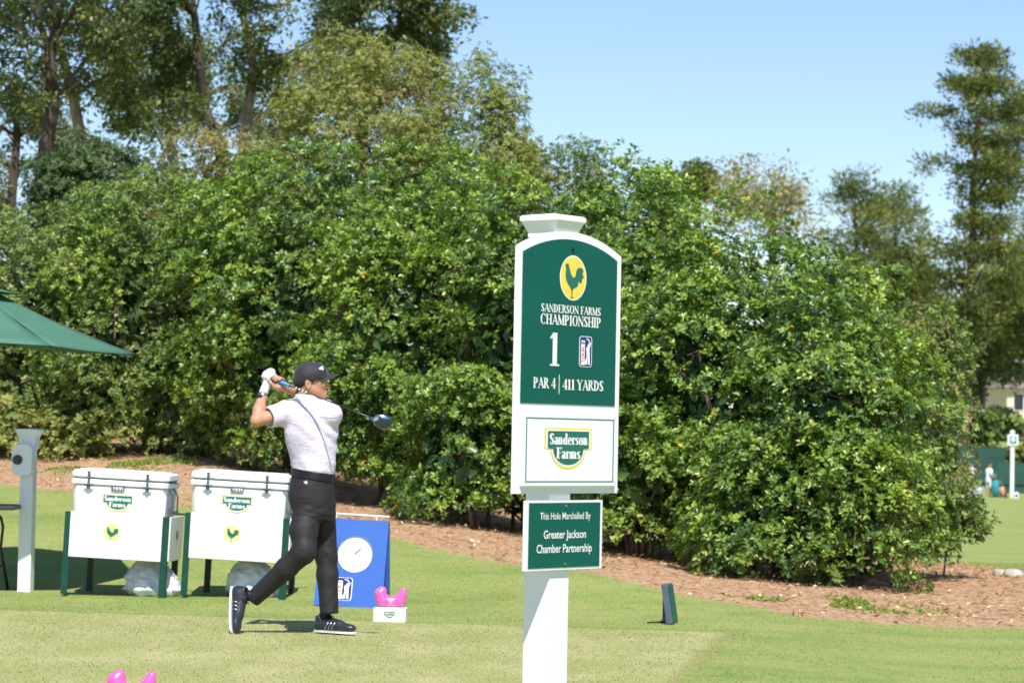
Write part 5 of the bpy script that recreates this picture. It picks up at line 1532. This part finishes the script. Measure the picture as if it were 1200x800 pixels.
    def tfold(V):
        q = V[:, 2] * .75 - V[:, 0] * .66
        w = hash_noise(V[:, 0] + V[:, 1], V[:, 2], 6, 4) * 3
        knee = np.exp(-((V[:, 2] - Rk[2]) / .10) ** 2) + .7 * np.exp(-((V[:, 2] - z(600)) / .06) ** 2) + .6 * np.exp(-((V[:, 2] - z(715)) / .05) ** 2)
        return (np.sin(q * 70 + w * 3) * .5 + np.sin(V[:, 2] * 60 + V[:, 0] * 40 + w * 5) * .4) * (.0007 + .0024 * knee) * np.clip((z(556) - V[:, 2]) / .05, 0, 1)
    tr = Ft.mesh('trousers', TROUS, root, disp=tfold, smooth_it=1); made.append(tr)
    mb = MB()
    for k in range(3):
        q = surface_pt(tr, 355.5 + k * 1.7, 564, 2) + np.array([0, -.006, 0])
        hgt = (.008, .015, .022)[k]
        mb.add([q + np.array(v) for v in ((-.004, 0, -.006), (.004, 0, -.006), (-.001, 0, hgt - .006), (-.007, 0, hgt - .008))], [(0, 1, 2, 3)])
    made.append(mb.build('pocket_logo', MATS['print_white'], tr))
    # ---- feet
    s1 = shoe(root, gp(271.5, 694.5, -.03) + np.array([0, 0, 0]), (.06, -.38, -1), (1, -.30, .1)); made.append(s1)
    gh = np.array([gp(374.5, 740)[0], GY + .06, tz(gp(374.5, 740)[0], GY) + .012])
    s2 = shoe(root, gh, (.83, -.50, 0), (0, 0, 1)); made.append(s2)
    for a, b_ in ((gp(286, 697, -.035), gp(300, 698, -.05)), (gh + np.array([.01, -.003, .07]), La + np.array([0, 0, .06]))):
        mb = MB().tube([a, b_], [.036, .037], 14); made.append(mb.build('sock', LEATHER, root, smooth=True))
    # ---- glove and watch
    Fg = Field(HL - .11, HL + .11, .0042)
    hand(Fg, HL, gd, np.array([-.45, -.35, .75]), LW + unit(LE - LW) * -.005, s=1.08)
    gl = Fg.mesh('glove', GLOVE, root, smooth_it=1); made.append(gl)
    wd = unit(LE - LW); p = LW + wd * .030
    mb = MB().tube([p - wd * .011, p + wd * .011], [.0345, .0355], 18)
    wt = mb.build('watch', MATS['steel'], root, smooth=True); made.append(wt)
    q = p + np.array([-.012, -.034, 0]); mb = MB().tube([q, q + np.array([-.004, -.010, 0])], .018, 14)
    made.append(mb.build('watch_face', LENSM, wt))
    for o in bpy.data.objects:
        if o.parent is root: o.matrix_parent_inverse = Matrix.Translation(-off)
    # ---- the club
    cr = empty('golf_club', G0, 0, 'driver with blue grip and dark shaft, swung round behind his neck', 'golf club')
    L_ = G1 - G0
    made2 = []
    made2.append(MB().tube([-gd * .012, gd * .05, gd * .27], [.0145, .0135, .0105], 12).build('grip', GRIPM, cr, smooth=True))
    n0 = np.linalg.norm(L_)
    made2.append(MB().tube([gd * .268, gd * (n0 * .55), gd * (n0 - .04)], [.0060, .0045, .0038], 10).build('shaft', SHAFT, cr, smooth=True))
    mb = MB()
    for k in range(4): mb.tube([gd * (.34 + k * .036), gd * (.348 + k * .036)], .0074, 10)
    made2.append(mb.build('shaft_band', MATS['print_white'], cr, smooth=True))
    Fd = Field(L_ - .13, L_ + .13, .004)
    # head frame: toe points right and down, sole away
    tx = unit(np.array([.93, .10, -.30])); ty = unit(np.cross(tx, np.array([-.35, .75, .55]))); tzv = np.cross(tx, ty)
    hc2 = L_ + tx * .045
    Fd.ell(hc2, (.058, .050, .027), .01, [tx, ty, tzv]).ell(hc2 + tx * .010 + ty * .01, (.045, .046, .031), .015, [tx, ty, tzv])
    Fd.chain([L_ - gd * .06, L_ - gd * .01, hc2 - tx * .02], [.0085, .0095, .016], .015)
    Fd.cut(hc2 + ty * .040, ty)
    hd = Fd.mesh('club_head', CROWN, cr, smooth_it=1)
    Fe = Field(L_ - .13, L_ + .13, .004); Fe.ell(hc2, (.060, .052, .029), .0, [tx, ty, tzv]); Fe.cut(hc2 + ty * .030, -ty).cut(hc2 + ty * .042, ty)
    Fe.mesh('club_face', SILV, hd)
    Fe = Field(L_ - .13, L_ + .13, .004); Fe.ell(hc2, (.0605, .0525, .0295), .0, [tx, ty, tzv]); Fe.cut(hc2 + np.array([0, 0, .014]), (.25, 0, -1))
    Fe.mesh('club_skirt', SILV, hd)

build_golfer()

# ------------------------------------------------------------------ pink tee markers
def tee_marker(px, Y, label, dz=0):
    g = ground_at(px, Y)
    r = empty('tee_marker', g, R(-3), label, 'tee marker', 'pink tee markers on white blocks')
    MB().box((0, 0, .052), (.225, .17, .104), bev=.006).build('block', MATS['sign_white'], r, angle=40)
    Fp = Field((-.14, -.08, .08), (.14, .08, .27), .004)
    Fp.chain([(-.055, 0, .150), (.0, 0, .138), (.062, 0, .150)], [.040, .036, .034], .03)
    Fp.chain([(-.062, 0, .155), (-.072, 0, .198), (-.056, 0, .222)], [.044, .037, .024], .02)
    Fp.cap((-.078, 0, .200), (-.082, 0, .180), .018, .024, .02)
    Fp.chain([(.066, 0, .150), (.082, 0, .192), (.092, 0, .222)], [.038, .026, .021], .02)
    Fp.cap((.05, 0, .17), (.066, 0, .176), .02, .016, .02)
    Fp.cut((0, 0, .1045), (0, 0, -1))
    body = Fp.mesh('figure', MATS['pink'], r, smooth_it=1)
    rb = []
    for k in range(17):
        a = R(-125 + 250 * k / 16 + 90); rb.append((.003 + .008 * math.cos(a), -.0405, .150 + .011 * math.sin(a)))
    mb = MB().tube([(.020, -.040, .118), (-.002, -.0405, .142)] + rb[:1], .0035, 6).tube(rb, .0035, 6).tube([(-.014, -.040, .118), (.008, -.0412, .142)] + rb[-1:], .0035, 6)
    mb.build('ribbon', MATS['print_white'], r, smooth=True)
    brand_shield(0, .056, .088, .052, -.0862, r, yellow=False)
tee_marker(460, 19.1, 'pink hen-shaped tee marker on a white block, beside the blue clock board')
tee_marker(157.5, 12.65, 'pink hen-shaped tee marker cut off by the bottom of the frame')

# ------------------------------------------------------------------ small dark panel on the grass
def ground_panel():
    g = ground_at(791, 19.6)
    r = empty('distance_panel', g, R(-12), 'small dark slab with a green face, leaning and seen nearly edge-on by the straw', 'sign')
    rot = Matrix.Rotation(R(-9), 4, 'Y')
    a = MB(); a.box((-.01, 0, .145), (.046, .24, .285), bev=.005, rot=None)
    o = a.build('slab', MATS['dark_grey'], r, angle=40); o.rotation_euler = (0, R(-9), 0)
    f = MB().box((.0155, 0, .145), (.006, .21, .255)).build('green_face', MATS['sign_green'], r); f.rotation_euler = (0, R(-9), 0)
    MB().box((-.075, .03, .10), (.018, .03, .23), rot=None).box((-.050, .03, .19), (.05, .03, .016)).build('prop', MATS['dark_grey'], r)
    MB().tube([(-.075, .03, .005), (-.15, -.1, .01), (-.17, -.12, .006)], .006, 6).build('cable', MATS['dark_metal'], r)
ground_panel()
def stone(px, Y, w, h, label):
    rng = np.random.default_rng(int(px)); g = ground_at(px, Y)
    Fp = Field((-w, -.2, -.05), (w, .2, h + .05), .015)
    for k in range(5): Fp.ell((rng.uniform(-.6, .6) * w * .8, rng.uniform(-.05, .05), h * .3), (w * .4, .12, h * .7), .03)
    o = Fp.mesh('stone', MATS['stone'], None, disp=lambda V: .012 * (hash_noise(V[:, 0] + V[:, 2], V[:, 1], 20, 1) - .5)); o.location = g
    tag(o, label, 'stone', 'flat stones at the edge of the straw bed')
stone(1186, 27.0, .13, .07, 'pale flat stone at the right frame edge, on the straw')
stone(1172, 27.3, .09, .05, 'smaller pale stone just beside the flat one on the straw')

# ------------------------------------------------------------------ the far fairway
FARY = 133.0
def far_person(px, Y, label, shirt, legs, cap_, pose, hgt=1.76, seed=0, shorts=True):
    g = ground_at(px, Y); r = empty('person', g, R(0), label, 'person', 'people on the far fairway')
    s = hgt / 1.76; h = .016
    P = lambda x, y, z_: np.array([x, y, z_]) * s
    Fb = Field((-.42, -.35, 0), (.45, .35, 1.86), h)
    Fb.ell(P(.02, 0, 1.64), (.082, .075, .115), .02).cap(P(.01, 0, 1.42), P(.015, 0, 1.56), .055, .05, .02)
    Fb.ell(P(.10, 0, 1.62), (.02, .012, .02), .015)
    Fb.chain([P(-.08, .10, .90), P(-.06, .11, .50), P(-.10, .10, .10)], [.085, .06, .04], .03).chain([P(.06, -.08, .90), P(.08, -.10, .50), P(.02, -.1, .10)], [.085, .06, .04], .03)
    Fb.cap(P(-.10, .10, .06), P(.08, .10, .04), .04, .035, .02).cap(P(.02, -.1, .06), P(.18, -.1, .04), .04, .035, .02)
    Fb.loft([(.85 * s, 0, 0, .15, .12, 0), (1.1 * s, 0, 0, .13, .11, 0), (1.38 * s, 0, 0, .16, .12, 0), (1.46 * s, 0, 0, .08, .08, 0)], .03)
    arms = pose
    for A in arms: Fb.chain([P(*q) for q in A], [.052, .043, .036][:len(A)] + ([] if len(A) <= 3 else [.036] * (len(A) - 3)), .02)
    for k in range(4): Fb.cap(P(*arms[0][-1]), P(*arms[0][-1]) + np.array([.05, -.02 + .013 * k, -.03]), .02, .012, .01)
    body = Fb.mesh('body', SKIN, r, smooth_it=1)
    Fs = Field((-.42, -.35, .6), (.45, .35, 1.6), h)
    Fs.loft([(.90 * s, 0, 0, .17, .14, 0), (1.1 * s, 0, 0, .155, .13, 0), (1.36 * s, 0, 0, .19, .14, 0), (1.46 * s, 0, 0, .10, .09, 0)], .03)
    for A in arms:
        a, b_ = P(*A[0]), P(*A[1]); Fs.cap(a, a + (b_ - a) * .7, .078, .07, .03)
    Fs.mesh('shirt', shirt, r, smooth_it=1)
    Ft = Field((-.42, -.35, 0), (.45, .35, 1.1), h)
    kz = .48 if shorts else .10
    Ft.loft([(.80 * s, 0, 0, .16, .14, 0), (.97 * s, 0, 0, .155, .13, 0)], .03)
    if shorts:
        Ft.cap(P(-.08, .10, .88), P(-.06, .11, .55), .10, .085, .03).cap(P(.06, -.08, .88), P(.08, -.10, .55), .10, .085, .03)
    else:
        Ft.chain([P(-.08, .10, .90), P(-.06, .11, .50), P(-.10, .10, .12)], [.10, .075, .06], .03).chain([P(.06, -.08, .90), P(.08, -.10, .50), P(.02, -.1, .12)], [.10, .075, .06], .03)
    Ft.mesh('shorts' if shorts else 'trousers', legs, r, smooth_it=1)
    Fc = Field((-.3, -.3, 1.3), (.4, .3, 1.95), .014)
    Fc.ell(P(.0, 0, 1.685), (.095, .085, .085), .0).cut(P(0, 0, 1.65), (0, 0, -1))
    if cap_ is not HAIR: Fc.ell(P(.12, 0, 1.665), (.07, .06, .010), .01)
    Fc.mesh('hair' if cap_ is HAIR else 'cap', cap_, r, smooth_it=1)
    for q in ((-.01, .10), (.10, -.10)):
        Fz = Field((-.3, -.3, -.02), (.4, .3, .2), .014); Fz.ell(P(q[0] + .02, q[1], .05), (.14, .05, .05), .0).cut((0, 0, 0), (0, 0, -1))
        Fz.mesh('shoe', SOLEW, r)
    return r
WHITE_C = plain('white_cloth', (.78, .80, .82), .8); TEAL = plain('teal_cloth', (.02, .22, .24), .7); TANB = plain('tan_leather', (.48, .26, .14), .7)
far_person(1160.5, FARY, 'distant person in white polo and shorts standing with a teal golf bag', WHITE_C, WHITE_C, HAIR,
           [[(.02, -.17, 1.40), (.05, -.22, 1.12), (.26, -.10, 1.10)], [(-.02, .17, 1.40), (.0, .21, 1.12), (.24, .06, 1.14)]])
far_person(1139.5, FARY + 4, 'distant person in white shirt and dark cap, half hidden behind the thicket', WHITE_C, MATS['far_green'], CAPM,
           [[(.02, -.17, 1.40), (.05, -.22, 1.12), (.20, -.16, .95)], [(-.02, .17, 1.40), (.0, .21, 1.12), (.14, .16, .95)]], shorts=False)
def golf_bag(px, Y, name, label, mat, h, r_, lean, group=None, cat='golf bag'):
    g = ground_at(px, Y); r = empty(name, g, 0, label, cat, group)
    t = MB().tube([(0, 0, .03), (lean * .3, 0, h * .35), (lean, 0, h)], [r_, r_ * 1.05, r_ * 1.15], 14).build('bag_body', mat, r, smooth=True)
    MB().tube([(lean, 0, h), (lean * 1.04, 0, h + .05)], [r_ * 1.2, r_ * 1.1], 14).build('collar', MATS['stand_black'], r, smooth=True)
    MB().box((lean * .5, -r_ * 1.05, h * .5), (r_ * 1.1, .07, h * .35), bev=.02).build('pocket', mat, r)
    for k in range(5):
        a = k * 1.3; q = (lean + .06 * math.cos(a), .06 * math.sin(a))
        MB().tube([(q[0], q[1], h), (q[0] + lean * .3, q[1], h + .28), (q[0] + lean * .3 + .05, q[1], h + .30)], [.01, .01, .035], 6).build('club', MATS['steel'], r)
    return r
golf_bag(1168.5, FARY - .6, 'golf_bag', 'teal golf bag with club heads held by the distant person in white', TEAL, .92, .17, -.05)
golf_bag(1178.5, FARY - .4, 'carry_bag', 'tan leather bag leaning at the foot of the distant sign post', TANB, .60, .17, -.16, cat='bag')
golf_bag(1146.5, FARY + 2, 'golf_bag', 'pale grey golf bag beside the half hidden person near the fence', plain('bag_grey', (.40, .42, .46), .6), .62, .2, .1)
def far_sign():
    Y = FARY - 1.5; g = ground_at(1187, Y); r = empty('distant_sign_post', g, R(4), 'distant white post with small square sign and a box at its foot', 'sign')
    H = (hor(1187) - 508) / FPX * Y + CAM_Z - g[2]
    MB().box((0, 0, H / 2), (.17, .17, H), bev=.01).build('post', MATS['white_vinyl'], r)
    MB().tube([(0, 0, H), (0, 0, H + .05), (0, 0, H + .14), (0, 0, H + .18)], [.11, .13, .10, .02], 10).build('finial', MATS['white_vinyl'], r)
    b = MB().box((.0, -.12, H - .30), (.52, .05, .52), bev=.01).build('sign_board', MATS['sign_white'], r)
    MB().box((.0, -.15, H - .30), (.33, .012, .36)).build('green_panel', TEAL, b)
    MB().sheet(ellipse(0, H - .27, .09, .11, 16), -.160).build('medallion', MATS['print_white'], b)
    MB().box((.14, -.25, .17), (.24, .20, .32), bev=.02).build('foot_box', MATS['sign_white'], r)
    MB().box((.14, -.355, .17), (.13, .01, .12)).build('foot_box_label', MATS['print_navy'], r)
far_sign()
def far_fence(px0, px1, Y, h, label, seg, step):
    a = ground_at(px0, Y); b = ground_at(px1, Y); L = b[0] - a[0]
    r = empty('screen_fence', a, 0, label, 'fence', 'green screen fences across the fairway')
    n = int(L / seg)
    for k in range(n + 1):
        x = k * L / n; z = tz(a[0] + x, Y) - a[2]
        MB().tube([(x, .04, z), (x, .04, z + h + .04)], .035, 8).build('post', MATS['stand_green'], r)
        if k < n:
            x2 = (k + 1) * L / n; z2 = tz(a[0] + x2, Y) - a[2]; m = 10
            V = []; F = []
            for i in range(m + 1):
                f = i / m; xx = x + (x2 - x) * f; zz_ = z + (z2 - z) * f; yy = -.02
                V += [(xx, yy, zz_ + .02), (xx, yy, zz_ + h - .02 * math.sin(f * math.pi))]
            for i in range(m): F.append((2 * i, 2 * i + 2, 2 * i + 3, 2 * i + 1))
            o = MB().add(V, F).build('screen_panel', MATS['far_green'], r)
            md = o.modifiers.new('thickness', 'SOLIDIFY'); md.thickness = .012
    MB().tube([(0, -.06, .55), (L, -.06, tz(b[0], Y) - a[2] + .55)], .03, 6).build('rail', MATS['stand_green'], r)
far_fence(1168, 1330, 143.5, 1.68, 'lower green screen fence running off the right frame edge', 2.8, 0)
far_fence(1060, 1179, 145.5, 2.45, 'taller green screen fence behind the two distant people', 2.8, 0)
def house():
    Y = 205; g = ground_at(1205, Y); r = empty('house', g, R(12), 'tan house with grey brown roof glimpsed between the trees at the right', 'house')
    g[2] -= .7
    r.location = g
    w, dp, h = 5.6, 6, 2.7
    MB().box((0, 0, h / 2 - .4), (w, dp, h + .8)).build('wall', MATS['house_wall'], r)
    rf = [(-w / 2 - .4, -dp / 2 - .5, h - .05), (w / 2 + .4, -dp / 2 - .5, h - .05), (w / 2 + .4, dp / 2 + .5, h - .05), (-w / 2 - .4, dp / 2 + .5, h - .05), (-w / 2 + 1.5, 0, h + 2.2), (w / 2 - 1.5, 0, h + 2.2)]
    MB().add(rf, [(3, 2, 1, 0), (0, 1, 5, 4), (1, 2, 5), (2, 3, 4, 5), (3, 0, 4)]).build('roof', MATS['house_roof'], r)
    for x in (-1.9, .6, 2.1):
        wd = MB().box((x, -dp / 2 - .03, 1.6), (.9, .06, 1.3)).build('window', MATS['white_vinyl'], r)
        MB().box((x, -dp / 2 - .065, 1.6), (.74, .02, 1.14)).build('pane', MATS['glass_dark'], wd)
    MB().box((-.7, -dp / 2 - .04, .95), (.95, .08, 2.1)).build('door', MATS['house_roof'], r)
house()
